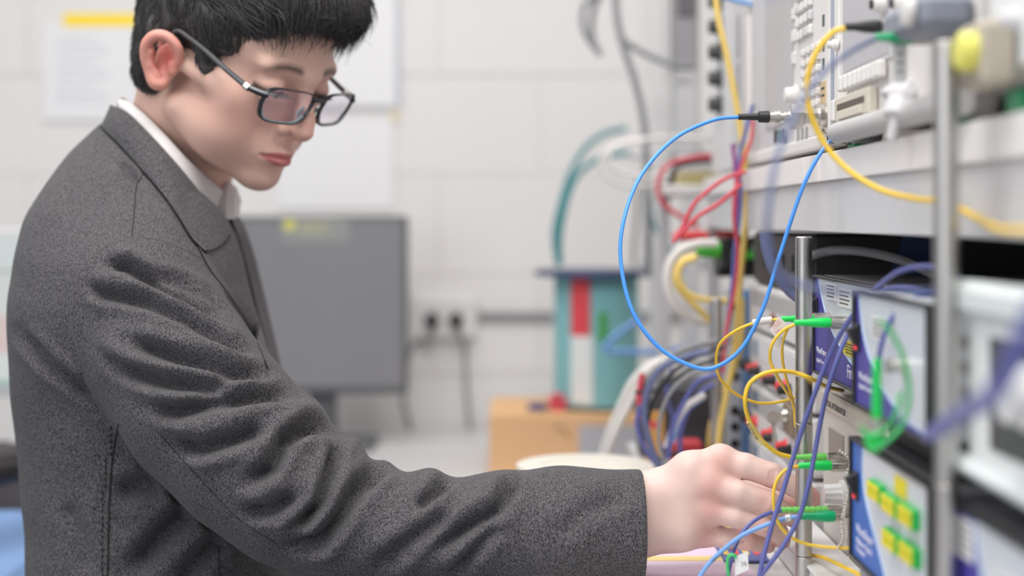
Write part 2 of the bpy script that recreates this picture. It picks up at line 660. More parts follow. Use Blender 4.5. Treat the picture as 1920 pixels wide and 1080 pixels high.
    MB().box(P(-70, 0, D).x, P(-40, 0, D).x, D + .03, D + .06, .80, P(0, 600, D).z, .004).build('stand', mat('housing_pale', (1, 1, 1)), t)
    MB().box(P(-150, 0, D).x, P(40, 0, D).x, D - .05, D + .16, .79, .80, .004).build('foot', mat('housing_pale', (1, 1, 1)), t)
    t = thing('side_table', (-1.1, 2.3, 0), 'small grey table carrying the lit screen', 'table')
    MB().box(-1.75, -.72, 2.14, 2.56, .76, .79, .003).build('tabletop', mat('side_table_grey', s2l(176, 174, 174), rough=.5), t)
    for x in (-1.7, -.77):
        for y in (2.18, 2.52):
            MB().box(x - .018, x + .018, y - .018, y + .018, 0, .76).build('leg', LEG, t)
    # swivel chair with a blue seat
    D = 1.88
    t = thing('office_chair', (P(-60, 0, D).x, D, 0), 'office chair with a light blue seat and dark armrest behind the person', 'chair')
    BLUE = mat('chair_blue', s2l(128, 160, 206), rough=.8, noise=.1, nscale=80)
    DK = mat('chair_dark', s2l(58, 54, 56), rough=.6)
    cx = P(-60, 0, D).x
    zt = P(0, 1015, D).z
    MB().box(cx - .24, cx + .135, D - .22, D + .22, zt - .09, zt, .02).build('seat', BLUE, t)
    MB().cyl((cx, D, .10), (cx, D, zt - .09), .025).build('column', DK, t)
    for k in range(5):
        a_ = 2 * PI * k / 5 + .3
        MB().tube([(cx, D, .10), (cx + .26 * math.cos(a_), D + .26 * math.sin(a_), .065)], [.022, .014], 8).build('leg', DK, t)
        MB().sphere((cx + .26 * math.cos(a_), D + .26 * math.sin(a_), .03), .03, 12, 8).build('caster', DK, t)
    MB().tube(spline([(cx + .06, D + .18, zt - .05), (cx + .125, D + .20, zt + .05), (cx + .12, D + .16, P(0, 885, D).z), (cx + .06, D, P(0, 868, D).z), (cx + .0, D - .12, P(0, 875, D).z)], 6),
              .026, 10).build('armrest', DK, t)
    MB().box(cx - .26, cx - .20, D - .2, D + .2, zt + .02, zt + .42, .02).build('backrest', BLUE, t)
    D = 2.195
    t = thing('dark_bag', P(8, 870, D), 'dark grey bag lying on the table under the lit screen', 'bag')
    c = P(4, 850, D)
    f = Field((c.x - .16, D - .10, .70), (c.x + .12, D + .10, 1.06), .006)
    f.ell((c.x - .03, D, .855), (.075, .05, .062), .02)
    f.ell((c.x + .0, D, .915), (.035, .035, .045), .03)
    f.f = np.maximum(f.f, np.broadcast_to(-(f.ax[2] - .792)[None, None, :], f.f.shape))
    V, Q = f.mesh(2)
    np_mesh('bag_body', V, Q, mat('bag_cloth', s2l(84, 80, 82), rough=.9, noise=.4, nscale=30), t)


room()
# ------------------------------------------------------------------ bench, shelf, posts and instruments
def Qx(px, py, X):
    """a point of the upright plane at that X, from where it shows"""
    D = X * F / (px - 960.0)
    return Vector((X, D, ZC - (py - HY) / F * D))


def DX(px, X):
    return X * F / (px - 960.0)


STEEL = mat('post_steel', (0.52, 0.505, 0.49), rough=0.36, metal=1, noise=.08, nscale=300)
NICKEL = mat('nickel', (0.66, 0.63, 0.58), rough=0.28, metal=1)
BLACK = mat('black_plastic', (0.018, 0.018, 0.02), rough=.45)
CASE = mat('case_ivory', s2l(226, 222, 219), rough=.5)
CASE2 = mat('case_grey', s2l(202, 200, 203), rough=.5)
KEY = mat('key_ivory', s2l(224, 221, 218), rough=.4)
KEYD = mat('key_mid_grey', s2l(150, 148, 148), rough=.5)  # plain mid grey for keys, fins and print
SCRN = mat('lcd_grey', s2l(176, 174, 179), rough=.25)
DARK = mat('dark_panel', s2l(52, 50, 54), rough=.5)
GREEN = mat('boot_green', s2l(20, 214, 92), rough=.35)
GREEN2 = mat('boot_light_green', s2l(112, 196, 92), rough=.4)
GREEN3 = mat('boot_deep_green', s2l(0, 164, 104), rough=.35)
REDP = mat('red_plastic', s2l(222, 62, 68), rough=.4)
LED = mat('led_red', (0.5, 0.02, 0.03), emit=(1.0, 0.07, 0.11), estr=1.1)
WHITE = mat('white_plastic', s2l(224, 224, 224), rough=.4)
BOXBLUE = mat('panel_violet', s2l(70, 62, 152), rough=.4)
BOXBLUE2 = mat('panel_blue', s2l(52, 104, 186), rough=.4)
PGREY = mat('panel_silver', s2l(208, 214, 222), rough=.35, metal=.1)
YEL = mat('label_yellow', s2l(222, 206, 36), rough=.5)
INKW = mat('print_white', s2l(226, 224, 240), rough=.5)
INKD = mat('print_dark', s2l(60, 60, 66), rough=.6)


def bench_and_shelf():
    TOP = mat('bench_top', s2l(206, 204, 204), rough=.45)
    t = thing('workbench', (.5, 1.1, 0), 'pale workbench carrying the instruments and the posts', 'bench')
    MB().box(0.0, 1.22, .25, 1.662, .972, 1.0, .003).build('tabletop', TOP, t)
    MB().box(.155, 1.22, 1.663, 1.92, .972, 1.0, .003).build('tabletop_extension', TOP, t)
    for x, y in ((.05, .35), (1.15, .35), (.05, 1.60), (1.15, 1.84), (.20, 1.84)):
        MB().box(x - .025, x + .025, y - .025, y + .025, 0, .972, .003).build('leg', mat('grey_metal', (.3, .3, .3)), t)
    LAM = mat('shelf_white', s2l(234, 230, 229), rough=.5, noise=.02, nscale=20)
    APR = mat('shelf_apron', s2l(206, 205, 207), rough=.7, noise=.05, nscale=140, bump=.3, bscale=300)
    t = thing('instrument_shelf', (.5, 1.2, 1.0), 'long white shelf with a grey apron above the blue boxes', 'shelf')
    MB().box(.266, 1.2, .30, 1.93, 1.333, 1.3552, .001).build('board', LAM, t)
    # edging strips and apron panels, separate lengths with a fine joint
    cuts = [.30, DX(1536, .26) - .0, DX(1507, .26), 1.93]
    cuts = sorted(cuts)
    for a, b in zip(cuts[:-1], cuts[1:]):
        MB().box(.260, .2655, a + .0005, b - .0005, 1.3322, 1.3556, .0008).build('edge_strip', LAM, t)
    cuts = sorted([.30, DX(1566, .264), 1.93])
    for a, b in zip(cuts[:-1], cuts[1:]):
        MB().box(.2642, .280, a + .0004, b - .0004, 1.2895, 1.3325, .0008).build('apron_panel', APR, t)
    for y in (.36, 1.88):
        for x in (.72, 1.17):
            MB().box(x - .02, x + .02, y - .02, y + .02, 1.0, 1.333, .002).build('bracket_post', mat('grey_metal', (.3, .3, .3)), t)
    # dark backing added to fill the shadowed compartment under the shelf
    MB().box(1.14, 1.155, .40, 1.86, 1.0, 1.33).build('dark_backing', DARK, t)


def post(D, top_py, label, joints=()):
    X = 0.2328
    zt = P(0, top_py, D).z
    r = .0066
    t = thing('steel_post', (X, D, 1.0), label, 'post', 'steel posts beside the instruments')
    js = sorted(1.3 - (j - HY) / F * D for j in joints)
    zs = [1.012] + js + [zt]
    for i, (a, b) in enumerate(zip(zs[:-1], zs[1:])):
        c = .0009
        MB().lathe((X, D, a + .0002), (0, 0, 1), [(0, r - c), (c * .5, r), (b - a - c - .0004, r), (b - a - .0004, r - c)] + ([(b - a - .0004, r * .3), (b - a - .003, r * .28)] if i == len(zs) - 2 else []), 32).build('post_section', STEEL, t)
    for z in js:
        MB().cyl((X, D, z - .0006), (X, D, z + .0006), r * .8).build('joint_stud', STEEL, t)
    MB().lathe((X, D, 1.0), (0, 0, 1), [(0, .016), (.008, .016), (.012, .0135), (.012, r)], 28).build('post_base', STEEL, t)
    return t


def connector(D, pxs, py, m, label, X1=.272, r=.0037, ribbed=False, group=None, nutr=.0050, drop=0.0):
    """fibre connector along -X: boot from px0 to px1, ferrule nut to px2, then the bulkhead adaptor to the panel"""
    px0, px1, px2 = pxs
    a, b, c = (P(p, py, D) for p in (px0, px1, px2))
    t = thing('fibre_connector', c, label, 'connector', group)
    L = b.x - a.x
    dz = Vector((0, 0, drop))
    if ribbed:
        prof = []
        n = 8
        for i in range(n):
            u0, u1 = i / n, (i + .72) / n
            rr = r * (.70 + .3 * u0)
            prof += [(u0 * L, rr), (u1 * L, rr), (u1 * L + .0001, rr * .72), ((i + 1) / n * L - .0001, rr * .72)]
        prof += [(L, r)]
    else:
        prof = [(0, r * .52), (.001, r * .62), (L * .3, r * .68), (L * .55, r * .95), (L * .8, r * 1.06), (L * .97, r), (L, r * .9)]
    MB().lathe(a, (1, 0, 0), prof, 20).build('boot', m, t)
    # knurled nut
    mb = MB()
    nL = c.x - b.x
    n = 32
    rings = []
    for h, rr, kn in ((0, nutr * .86, 0), (.0004, nutr, 1), (nL * .8, nutr, 1), (nL * .84, nutr * .88, 0), (nL, nutr * .88, 0)):
        rings.append([b + Vector((h, (rr - (.0003 if (k % 2 and kn) else 0)) * math.cos(2 * PI * k / n), (rr - (.0003 if (k % 2 and kn) else 0)) * math.sin(2 * PI * k / n))) for k in range(n)])
    mb.ring_loft(rings)
    mb.build('nut', NICKEL, t)
    if X1 > c.x:
        MB().lathe(c, (1, 0, 0), [(0, nutr * .62), ((X1 - c.x) * .45, nutr * .62), ((X1 - c.x) * .45, nutr * .95), (X1 - c.x, nutr * .95)], 18).build('adaptor', NICKEL, t)
    return t


def blue_box(X, D0, D1, z0, z1, label, blue, curve, depth=.34, sw=None, texts=(), stick=(), top=DARK):
    """low optical instrument: dark frame, front of silver with a blue sweep, switch"""
    t = thing('optical_box', (X + depth / 2, (D0 + D1) / 2, z0), label, 'instrument')
    e = .004
    MB().box(X + .004, X + depth, D0, D1, z0 + .003, z1, .004).build('case', top, t)
    # frame around the front
    for a in ((D0, D0 + e, z0 + .003, z1), (D1 - e, D1, z0 + .003, z1), (D0, D1, z1 - e * .6, z1), (D0, D1, z0 + .003, z0 + .003 + e * .6)):
        MB().box(X - .0025, X + .006, a[0], a[1], a[2], a[3], .0008).build('frame', BLACK, t)
    ya, yb, za, zb = D1 - e, D0 + e, z1 - e * .6, z0 + .003 + e * .6   # ya: far side, shown on the left
    W, Hh = ya - yb, za - zb
    pt = lambda u, v, dx=0: (X + dx, ya - u * W, za - v * Hh)
    cv = spline([Vector((u, v, 0)) for u, v in curve], 8)
    full = cv[-1].x >= .999
    # silver plate then the blue one, both solid

    def plate(name, side, m, th):
        # a plate bounded by the sweep on one side, built of strips between the sweep and the far edge
        mb = MB()
        out = []
        for i, p in enumerate(cv):
            if side == 'blue':
                out.append((0.0, p.y))
            else:
                out.append((1.0, p.y))
        seq = [(p.x, p.y) for p in cv]
        if side == 'blue' and full and seq[-1][1] < 1:
            seq = seq + [(1.0, 1.0)]
            out = out + [(0.0, 1.0)]
        rings = []
        for (u, v), (a, b) in zip(seq, out):
            if abs(u - a) < 1e-4:
                a = u + (.0005 if side != 'blue' else -.0005)
            rings.append([Vector(pt(u, v, -th)), Vector(pt(a, b, -th)), Vector(pt(a, b, .003)), Vector(pt(u, v, .003))])
        return mb.ring_loft(rings).build(name, m, t, smooth=False)

    fp = plate('front_plate', 'silver', PGREY, .0)
    bp = plate('blue_plate', 'blue', blue, .0002)
    # pale line along the sweep
    MB().tube([Vector(pt(p.x, p.y)) - Vector((.0002, 0, 0)) for p in cv], .0005, 6).build('sweep_line', mat('line_pale', s2l(170, 196, 232), rough=.4), t)
    if sw:
        u, v, s = sw
        c = Vector(pt(u, v))
        so = MB().box(c.x - .002, c.x, c.y - .007 * s, c.y + .007 * s, c.z - .011 * s, c.z + .011 * s, .0006).build('switch', BLACK, t)
        vs = [(c.x - .002, c.y - .0045 * s, c.z + .009 * s), (c.x - .0085, c.y - .0045 * s, c.z + .0062 * s), (c.x - .0025, c.y - .0045 * s, c.z - .008 * s),
              (c.x - .002, c.y + .0045 * s, c.z + .009 * s), (c.x - .0085, c.y + .0045 * s, c.z + .0062 * s), (c.x - .0025, c.y + .0045 * s, c.z - .008 * s)]
        MB().add(vs, [(0, 1, 2), (3, 5, 4), (0, 3, 4, 1), (1, 4, 5, 2), (2, 5, 3, 0)]).build('rocker', BLACK, so)
        MB().sphere((c.x - .0026, c.y - .0015, c.z - .0070 * s), .0021 * s, 12, 8, (.7, 1, 1)).build('red_lamp', LED, so)
    for body, u, v, size, m, it in texts:
        o = Vector(pt(u, v)) - Vector((.0004, 0, 0))
        text_mesh('lettering', body, size, m, t, o, (0, -1, 0), (0, 0, 1))
    for u0, v0, u1, v1, m, kind in stick:
        a, b = Vector(pt(u0, v0)), Vector(pt(u1, v1))
        s_ = MB().box(a.x - .0008, a.x - .0001, b.y, a.y, b.z, a.z).build(kind, m, t)
        if kind == 'warning_sticker':
            hh = a.z - b.z
            ct = Vector(((a.x - .0010), a.y + hh * .55, (a.z + b.z) / 2))
            MB().add([(ct.x, ct.y + hh * .45, ct.z - hh * .4), (ct.x, ct.y - hh * .45, ct.z - hh * .4), (ct.x, ct.y, ct.z + hh * .5),
                      (ct.x + .0008, ct.y + hh * .45, ct.z - hh * .4), (ct.x + .0008, ct.y - hh * .45, ct.z - hh * .4), (ct.x + .0008, ct.y, ct.z + hh * .5)],
                     [(0, 1, 2), (3, 5, 4), (0, 3, 4, 1), (1, 4, 5, 2), (2, 5, 3, 0)]).build('warning_triangle', m, s_)
        if kind != 'yellow_sticker':
            ink = INKD
            for q in range(4):
                zz = a.z - (a.z - b.z) * (.2 + .2 * q)
                MB().box(a.x - .0010, a.x - .0008, b.y + (a.y - b.y) * (.12 + .1 * (q % 2)), a.y - (a.y - b.y) * .1, zz - .0005, zz + .0005).build('print_line', ink, s_)
    for fy in (D0 + .02, D1 - .02):
        for fx in (X + .03, X + depth - .03):
            MB().cyl((fx, fy, z0 - .0), (fx, fy, z0 + .004), .007).build('foot', BLACK, t)
    return t, pt


def instruments():
    # ---- two violet boxes under the shelf
    A, ptA = blue_box(.262, 1.022, 1.232, 1.1650, 1.2525, 'violet and silver optical box behind the middle post', BOXBLUE,
                      [(.06, 0), (.10, .12), (.20, .35), (.36, .56), (.60, .74), (.82, .84), (1.0, .90)], sw=(.03, .32, .8),
                      texts=(('Finisar', .58, .92, .0150, INKW, 0), ('WaveShaper', .03, .80, .0075, INKW, 0), ('Optical Processor', .03, .90, .0050, INKW, 0)),
                      stick=((.22, .02, .40, .20, WHITE, 'label_sticker'), (.44, .05, .66, .24, WHITE, 'label_sticker'),
                             (.54, .56, .78, .70, YEL, 'warning_sticker')), top=mat('case_charcoal', s2l(74, 74, 78), rough=.5))
    B, ptB = blue_box(.240, .815, .995, 1.1675, 1.2510, 'violet and silver optical box with a red switch lamp, beside the near post', BOXBLUE,
                      [(.05, 0), (.07, .15), (.12, .36), (.24, .58), (.46, .80), (.72, .92), (1.0, .985)], sw=(.035, .40, .9),
                      texts=(('WaveShaper', .05, .77, .0072, INKW, 0), ('Optical Processor', .05, .85, .0048, INKW, 0), ('Finisar', .62, .955, .0115, INKW, 0)),
                      stick=((.26, .16, .46, .36, WHITE, 'label_sticker'),), top=mat('case_pale', s2l(196, 200, 204), rough=.5))
    c = Vector(ptB(.72, .50))
    MB().lathe(c, (-1, 0, 0), [(0, .006), (.002, .006), (.002, .0042), (.012, .0042), (.012, .002)], 18).build('optical_port', NICKEL, B)
    # ---- blue box with green and yellow couplers
    C, ptC = blue_box(.240, .812, 1.005, 1.0600, 1.1475, 'blue and silver box with yellow-capped green couplers', BOXBLUE2,
                      [(.16, 0), (.15, .16), (.17, .36), (.28, .60), (.42, .84), (.50, 1.0)], sw=(.065, .38, .9),
                      texts=(('WaveShaper', .06, .78, .0090, INKW, 0), ('Multiport Optical', .06, .87, .0060, INKW, 0), ('Processor', .06, .94, .0060, INKW, 0)),
                      stick=((.60, .05, .74, .20, YEL, 'yellow_sticker'),), top=mat('case_charcoal', s2l(74, 74, 78), rough=.5))
    for px, py in ((1640, 922), (1668, 947), (1700, 968), (1669, 1014), (1702, 1038)):
        q = Qx(px, py, .236)
        w, h = .0155, .0060
        g = tag(MB().box(.2352, .240, q.y - w, q.y + w, q.z - h, q.z + h, .0006).build('coupler', mat('coupler_green', s2l(20, 176, 72), rough=.4), C), None)
        for sy in (-1, 1):
            for sz in (-1, 1):
                MB().box(.2338, .2354, q.y + sy * w * .48 - w * .38, q.y + sy * w * .48 + w * .38, q.z + sz * h * .46 - h * .38, q.z + sz * h * .46 + h * .38, .0004).build('dust_cap', YEL, g)
    # ---- another box nearer the lens, out of focus
    Dd, ptD = blue_box(.240, .50, .768, 1.0600, 1.1475, 'violet and silver box nearest the lens, under the white tester', BOXBLUE,
                       [(.10, 0), (.14, .30), (.22, .65), (.30, 1.0)], sw=(.06, .72, 1.0),
                       stick=((.01, .04, .10, .30, WHITE, 'label_sticker'), (.22, .22, .34, .50, WHITE, 'label_sticker')), top=mat('case_charcoal', (.1, .1, .1)))
    # stands under the boxes that hang over the bench: the lower row of cases
    LOWC = mat('case_low', s2l(150, 150, 154), rough=.5)
    for a, b, lb in ((.812, 1.005, 'grey case under the blue coupler box'), (.50, .768, 'grey case under the violet box nearest the lens')):
        t = thing('low_case', (.4, (a + b) / 2, 1.0), lb, 'instrument')
        MB().box(.245, .57, a, b, 1.004, 1.0585, .004).build('case', LOWC, t)
        for fy in (a + .02, b - .02):
            MB().cyl((.28, fy, 1.0), (.28, fy, 1.006), .008).build('foot', BLACK, t)
            MB().cyl((.53, fy, 1.0), (.53, fy, 1.006), .008).build('foot', BLACK, t)
    # ---- small spacer case between the coupler box and the violet box
    t = thing('spacer_case', (.4, .9, 1.148), 'flat black case between the coupler box and the violet box', 'instrument')
    MB().box(.262, .56, .82, .99, 1.1478, 1.1672, .002).build('case', BLACK, t)
    # ---- white tester nearest the lens
    t = thing('white_tester', (.4, .6, 1.148), 'white tester with a dark screen to the right of the near post', 'instrument')
    TW = mat('tester_white', s2l(230, 232, 232), rough=.45)
    MB().box(.246, .58, .46, .772, 1.166, 1.264, .008).build('case', TW, t)
    MB().box(.238, .250, .455, .777, 1.248, 1.268, .006).build('top_bumper', mat('tester_pale', s2l(214, 222, 222), rough=.4), t)
    MB().box(.238, .250, .455, .777, 1.1634, 1.174, .005).build('bottom_bumper', mat('tester_pale', (1, 1, 1)), t)
    MB().box(.2450, .2475, .50, DX(1858, .246), 1.182, 1.240, .0008).build('screen', mat('tester_screen', s2l(66, 66, 70), rough=.3), t)
    for k in range(4):
        MB().box(.2440, .2465, DX(1812, .246) - .004, DX(1812, .246) + .006, 1.188 + k * .014, 1.196 + k * .014, .001).build('key', KEYD, t)
    c = Qx(1945, 745, .246)
    MB().lathe(c, (-1, 0, 0), [(0, .016), (.006, .016), (.008, .0135), (.016, .012), (.017, .004)], 28).build('knob', WHITE, t)
    for fy in (.50, .74):
        for fx in (.28, .55):
            MB().cyl((fx, fy, 1.1475), (fx, fy, 1.168), .007).build('foot', BLACK, t)

    # ---- beige instrument with the knob being turned
    BE = mat('case_beige', s2l(196, 190, 180), rough=.55)
    BE2 = mat('front_beige', s2l(206, 202, 196), rough=.5)
    X = .276
    t = thing('beige_analyser', (.45, 1.14, 1.0), 'beige instrument behind the middle post, its knob held by the hand', 'instrument')
    MB().box(X + .004, .66, 1.022, 1.262, 1.004, 1.150, .004).build('case', BE, t)
    MB().box(X, X + .006, 1.022, 1.262, 1.006, 1.148, .002).build('front_panel', BE2, t)
    MB().box(X - .003, X + .004, 1.022, 1.262, 1.134, 1.1505, .002).build('top_rail', BE, t)
    a, b = Qx(1556, 800, X), Qx(1583, 872, X)
    MB().box(X - .0012, X + .002, b.y, a.y, b.z, a.z, .0004).build('screen', mat('beige_lcd', s2l(150, 146, 140), rough=.25), t)
    a = Vector((X - .0035, 1.245, 1.139))
    text_mesh('lettering', 'OPTICAL ATTENUATOR', .0075, INKD, t, a, (0, -1, 0), (0, 0, 1))
    for fy in (1.05, 1.24):
        for fx in (.31, .63):
            MB().cyl((fx, fy, 1.0), (fx, fy, 1.006), .008).build('foot', BLACK, t)
    # knob along -X, ribbed
    c = Vector((X, 1.180, P(0, 926, 1.18).z))
    kn = MB()
    n = 40
    rings = []
    for h, rr, rib in ((0, .0112, 0), (.0035, .0112, 0), (.0037, .0084, 0), (.0045, .0087, 1), (.0165, .0078, 1), (.0175, .0070, 0), (.0176, .002, 0)):
        rings.append([c + Vector((-h, (rr - (.0008 if (k % 4 < 2 and rib) else 0)) * math.cos(2 * PI * k / n), (rr - (.0008 if (k % 4 < 2 and rib) else 0)) * math.sin(2 * PI * k / n))) for k in range(n)])
    kn.ring_loft(rings)
    tag(kn.build('knob', WHITE, t), 'white ribbed knob')
    # small metal sockets low on the beige front
    for px, py, r in ((1590, 993, .0036), (1590, 1035, .0036), (1586, 905, .0022)):
        q = Vector((X, 1.085, P(0, py, 1.085).z))
        MB().lathe(q, (-1, 0, 0), [(0, r * 1.6), (.002, r * 1.6), (.002, r), (.012, r), (.012, r * 1.25), (.017, r * 1.25), (.017, r * .5)], 16).build('coax_socket', NICKEL, t)
    # bead chains of the dust caps
    for i, (ch, D) in enumerate((([(1575, 845), (1592, 862), (1586, 900), (1590, 930), (1583, 965), (1588, 1000), (1582, 1030)], 1.075),
                               ([(1590, 880), (1595, 900), (1578, 975), (1580, 1010), (1570, 1030), (1590, 1045)], 1.07))):
        mb = MB()
        pts = spline([P(x, y, D) for x, y in ch], 12)
        acc, last = 0, None
        for p in pts:
            if last is None or (p - last).length >= .0021:
                mb.sphere(p, .00105, 8, 5)
                last = p
        o = mb.build('bead_chain', NICKEL, t)
        o['kind'] = 'stuff'
    # ---- white duct under it
    t = thing('cable_duct', (.30, 1.1, 1.0), 'white slotted cable duct lying on the bench below the beige front', 'duct')
    MB().box(.236, .272, 1.03, 1.34, 1.0005, 1.022, .002).build('duct_base', WHITE, t)
    MB().box(.234, .274, 1.03, 1.34, 1.0225, 1.026, .001).build('duct_lid', WHITE, t)

    # ---- white power supplies further along
    PW = mat('psu_white', s2l(222, 221, 220), rough=.45)
    X = .270
    zs = [(1.179, 1.2280, 'topmost white power supply of the stack under the shelf'), (1.122, 1.175, 'second white power supply from the top, with red sockets'),
          (1.063, 1.118, 'third white power supply from the top, with a key in its lock'), (1.004, 1.059, 'lowest white power supply of the stack, on the bench')]
    for i, (za, zb, lb) in enumerate(zs):
        t = thing('power_supply', (.4, 1.45, za), lb, 'power supply', 'stack of white power supplies')
        MB().box(X + .004, .60, 1.30, 1.615, za, zb, .003).build('case', PW, t)
        MB().box(X, X + .005, 1.30, 1.615, za + .001, zb - .001, .0015).build('front_panel', PW, t)
        # vent slots as dark recess fins
        for k in range(20):
            y = 1.335 + k * .0135
            MB().box(X - .0012, X + .001, y, y + .0035, za + .026, zb - .006, .0003).build('fin', KEYD if i % 2 == 0 else CASE2, t)
        if i in (1, 2, 3):
            for px in (1402, 1418, 1446, 1474):
                D = DX(px, X)
                z = za + .014
                s = MB().lathe((X, D, z), (-1, 0, 0), [(0, .0075), (.002, .0068), (.003, .0048), (.010, .0045), (.011, .002)], 16).build('binding_post', REDP if px != 1402 else BLACK, t)
                if i == 1 or px != 1418:
                    MB().lathe((X, D - .022, z - .001), (-1, 0, 0), [(0, .0065), (.002, .0065), (.003, .005), (.012, .0045), (.013, .002)], 16).build('binding_post', BLACK, t)
            MB().box(X - .001, X + .001, 1.56, 1.60, za + .028, zb - .008, .0004).build('meter_window', mat('meter_blue', s2l(92, 122, 150), rough=.3), t)
        if i == 0:
            MB().box(X - .001, X + .001, DX(1450, X) - .012, DX(1450, X) + .012, za + .008, za + .024, .0004).build('meter_window', mat('meter_brown', s2l(146, 96, 74), rough=.3), t)
    # key switch with a key, on its own metal plate
    c = Qx(1474, 783, .262)
    t = thing('key_switch', c, 'key in a metal lock plate beside the middle post', 'key')
    MB().box(.2625, .2700, c.y - .022, c.y + .020, c.z - .016, c.z + .012, .001).build('lock_plate', mat('plate_brown', s2l(128, 114, 96), rough=.5), t)
    MB().lathe(c + Vector((0, 0, .002)), (-1, 0, 0), [(0, .007), (.004, .0065), (.004, .0045), (.006, .0045)], 18).build('lock_barrel', NICKEL, t)
    k = MB()
    cc = c + Vector((-.012, -.0, .000))
    k.lathe(cc + Vector((.0, .0012, .0)), (0, -1, 0), [(0, .0065), (.0022, .0065)], 20)
    k.box(cc.x - .0016, cc.x + .0016, cc.y - .001, cc.y + .001, cc.z - .028, cc.z - .005, .0003)
    k.build('key', NICKEL, t)

    # ---- blue upright and slotted aluminium upright
    t = thing('blue_upright', P(1410, 0, 1.66).xy.to_3d() + Vector((0, 0, 1.0)), 'blue upright strip behind the white power supplies', 'upright')
    q0, q1 = P(1396, 545, 1.66), P(1428, 812, 1.66)
    MB().box(q0.x, q1.x, 1.655, 1.685, 1.0, q0.z, .001).build('strip', mat('upright_blue', s2l(92, 128, 176), rough=.5), t)
    t = thing('slotted_upright', P(1376, 0, 1.70).xy.to_3d() + Vector((0, 0, 1.0)), 'pale slotted aluminium upright left of the blue strip', 'upright')
    q0, q1 = P(1360, 540, 1.72), P(1394, 812, 1.72)
    MB().box(q0.x, q1.x, 1.715, 1.745, 1.0, q0.z, .002).build('profile', mat('alu_pale', s2l(204, 204, 206), rough=.4, metal=.3), t)
    for y in (575, 640, 705, 770, 800, 832):
        q = P(1378, y, 1.7145)
        MB().lathe(q, (0, -1, 0), [(0, .0055), (.0012, .0055)], 16).build('slot', BLACK, t)

    # ---- analyser A on the shelf
    X = .27
    t = thing('spectrum_analyser', (.5, 1.4, 1.356), 'ivory analyser with many keys, the blue cable screwed to its front', 'analyser')
    z0, z1 = 1.366, 1.70
    MB().box(X + .008, .74, 1.200, 1.615, z0, z1, .004).build('case', CASE, t)
    # bezel round the front
    for a in ((1.194, 1.204), (1.606, 1.621)):
        MB().box(X - .004, X + .012, a[0], a[1], z0 - .004, z1, .002).build('bezel_side', CASE, t)
    MB().box(X - .004, X + .012, 1.194, 1.621, z0 - .004, z0 + .008, .002).build('bezel_bottom', CASE, t)
    sd, sn = DX(1437, X), DX(1492, X)
    MB().box(X + .000, X + .009, sn, 1.606, z0 + .008, z1, .001).build('display_panel', CASE2, t)
    MB().box(X - .0015, X + .003, sn + .006, sd, P(0, 245, sd).z, z1 - .004, .001).build('screen', SCRN, t)
    MB().box(X - .002, X + .009, 1.204, sn, z0 + .008, z1, .001).build('key_panel', CASE, t)
    for r_ in range(7):            # keypad in rows
        for c_ in range(5):
            y = 1.325 - c_ * .0175
            z = 1.545 - r_ * .0125
            if r_ > 2 and c_ > 3:
                continue
            MB().box(X - .006, X - .0015, y - .0062, y + .0062, z - .0042, z + .0042, .0012).build('key', KEY if (r_ + c_) % 4 else CASE2, t)
    for r_ in range(8):            # softkeys beside the screen
        z = 1.60 - r_ * .021
        MB().box(X - .0045, X + .001, sn - .010, sn + .001, z - .006, z + .006, .001).build('softkey', KEY, t)
    for k in range(6):
        z = 1.452 - k * .010
        for c_ in range(4):
            MB().box(X - .006, X - .0015, 1.300 - c_ * .020 - .006, 1.300 - c_ * .020 + .006, z - .003, z + .003, .001).build('key', KEY, t)
    c = Qx(1497, 178, X)
    MB().lathe((X - .001, c.y - .0, c.z), (-1, 0, 0), [(0, .0095), (.003, .0095), (.004, .0075), (.011, .0068), (.012, .006), (.012, .002)], 32).build('tuning_knob', KEY, t)
    for px, py in ((1549, 38), (1549, 85), (1549, 120)):
        q = Qx(px, py, X)
        MB().box(X - .0028, X - .001, q.y - .0030, q.y + .0030, q.z - .0048, q.z + .0048).build('indicator', mat('indicator_dark', s2l(70, 84, 84), rough=.4), t)
    q = Qx(1549, 205, X)
    pl = MB().box(X - .0028, X - .001, q.y - .010, q.y + .011, q.z - .024, q.z + .024, .0005).build('input_plate', mat('plate_tan', s2l(206, 180, 140), rough=.5), t)
    for q_ in (-.018, .012, .018):
        MB().box(X - .0032, X - .0027, q.y - .006, q.y + .006, q.z + q_ - .0008, q.z + q_ + .0008).build('print_line', INKD, pl)
    for px, m in ((1458, BLACK), (1466, mat('socket_teal', s2l(40, 110, 110), rough=.4)), (1474, BLACK), (1502, KEYD), (1510, KEYD), (1518, KEYD)):
        q = Qx(px, 252 + (1520 - px) * .06, X)
        MB().box(X - .0035, X - .001, q.y - .0025, q.y + .0025, q.z - .007, q.z + .007, .0006).build('port', m, t)
    for fy in (1.24, 1.58):
        for fx in (.30, .70):
            MB().box(fx, fx + .03, fy - .02, fy + .02, 1.3552, z0 + .002, .002).build('foot', BLACK, t)

    # adaptors screwed to the input and the boot of the blue cable
    D = 1.208
    zc = P(0, 219, D).z
    xs = lambda px: P(px, 0, D).x
    at = thing('coax_adaptor', (X, D, zc), 'nickel adaptors between the ivory analyser and the blue cable', 'adaptor')
    L = lambda px0, px1, prof, nm, m, n=20: MB().lathe((xs(px0), D, zc), (1, 0, 0), [((xs(px1) - xs(px0)) * h, r) for h, r in prof], n).build(nm, m, at)
    L(1524, 1556, [(0, .0075), (.3, .0075), (.3, .0115), (.55, .0115), (.55, .009), (.8, .009), (.8, .0130), (1, .0130)], 'flange', NICKEL, 28)
    L(1480, 1524, [(0, .009), (.05, .0110), (.55, .0110), (.6, .0085), (1, .0085)], 'hex_body', NICKEL, 6)
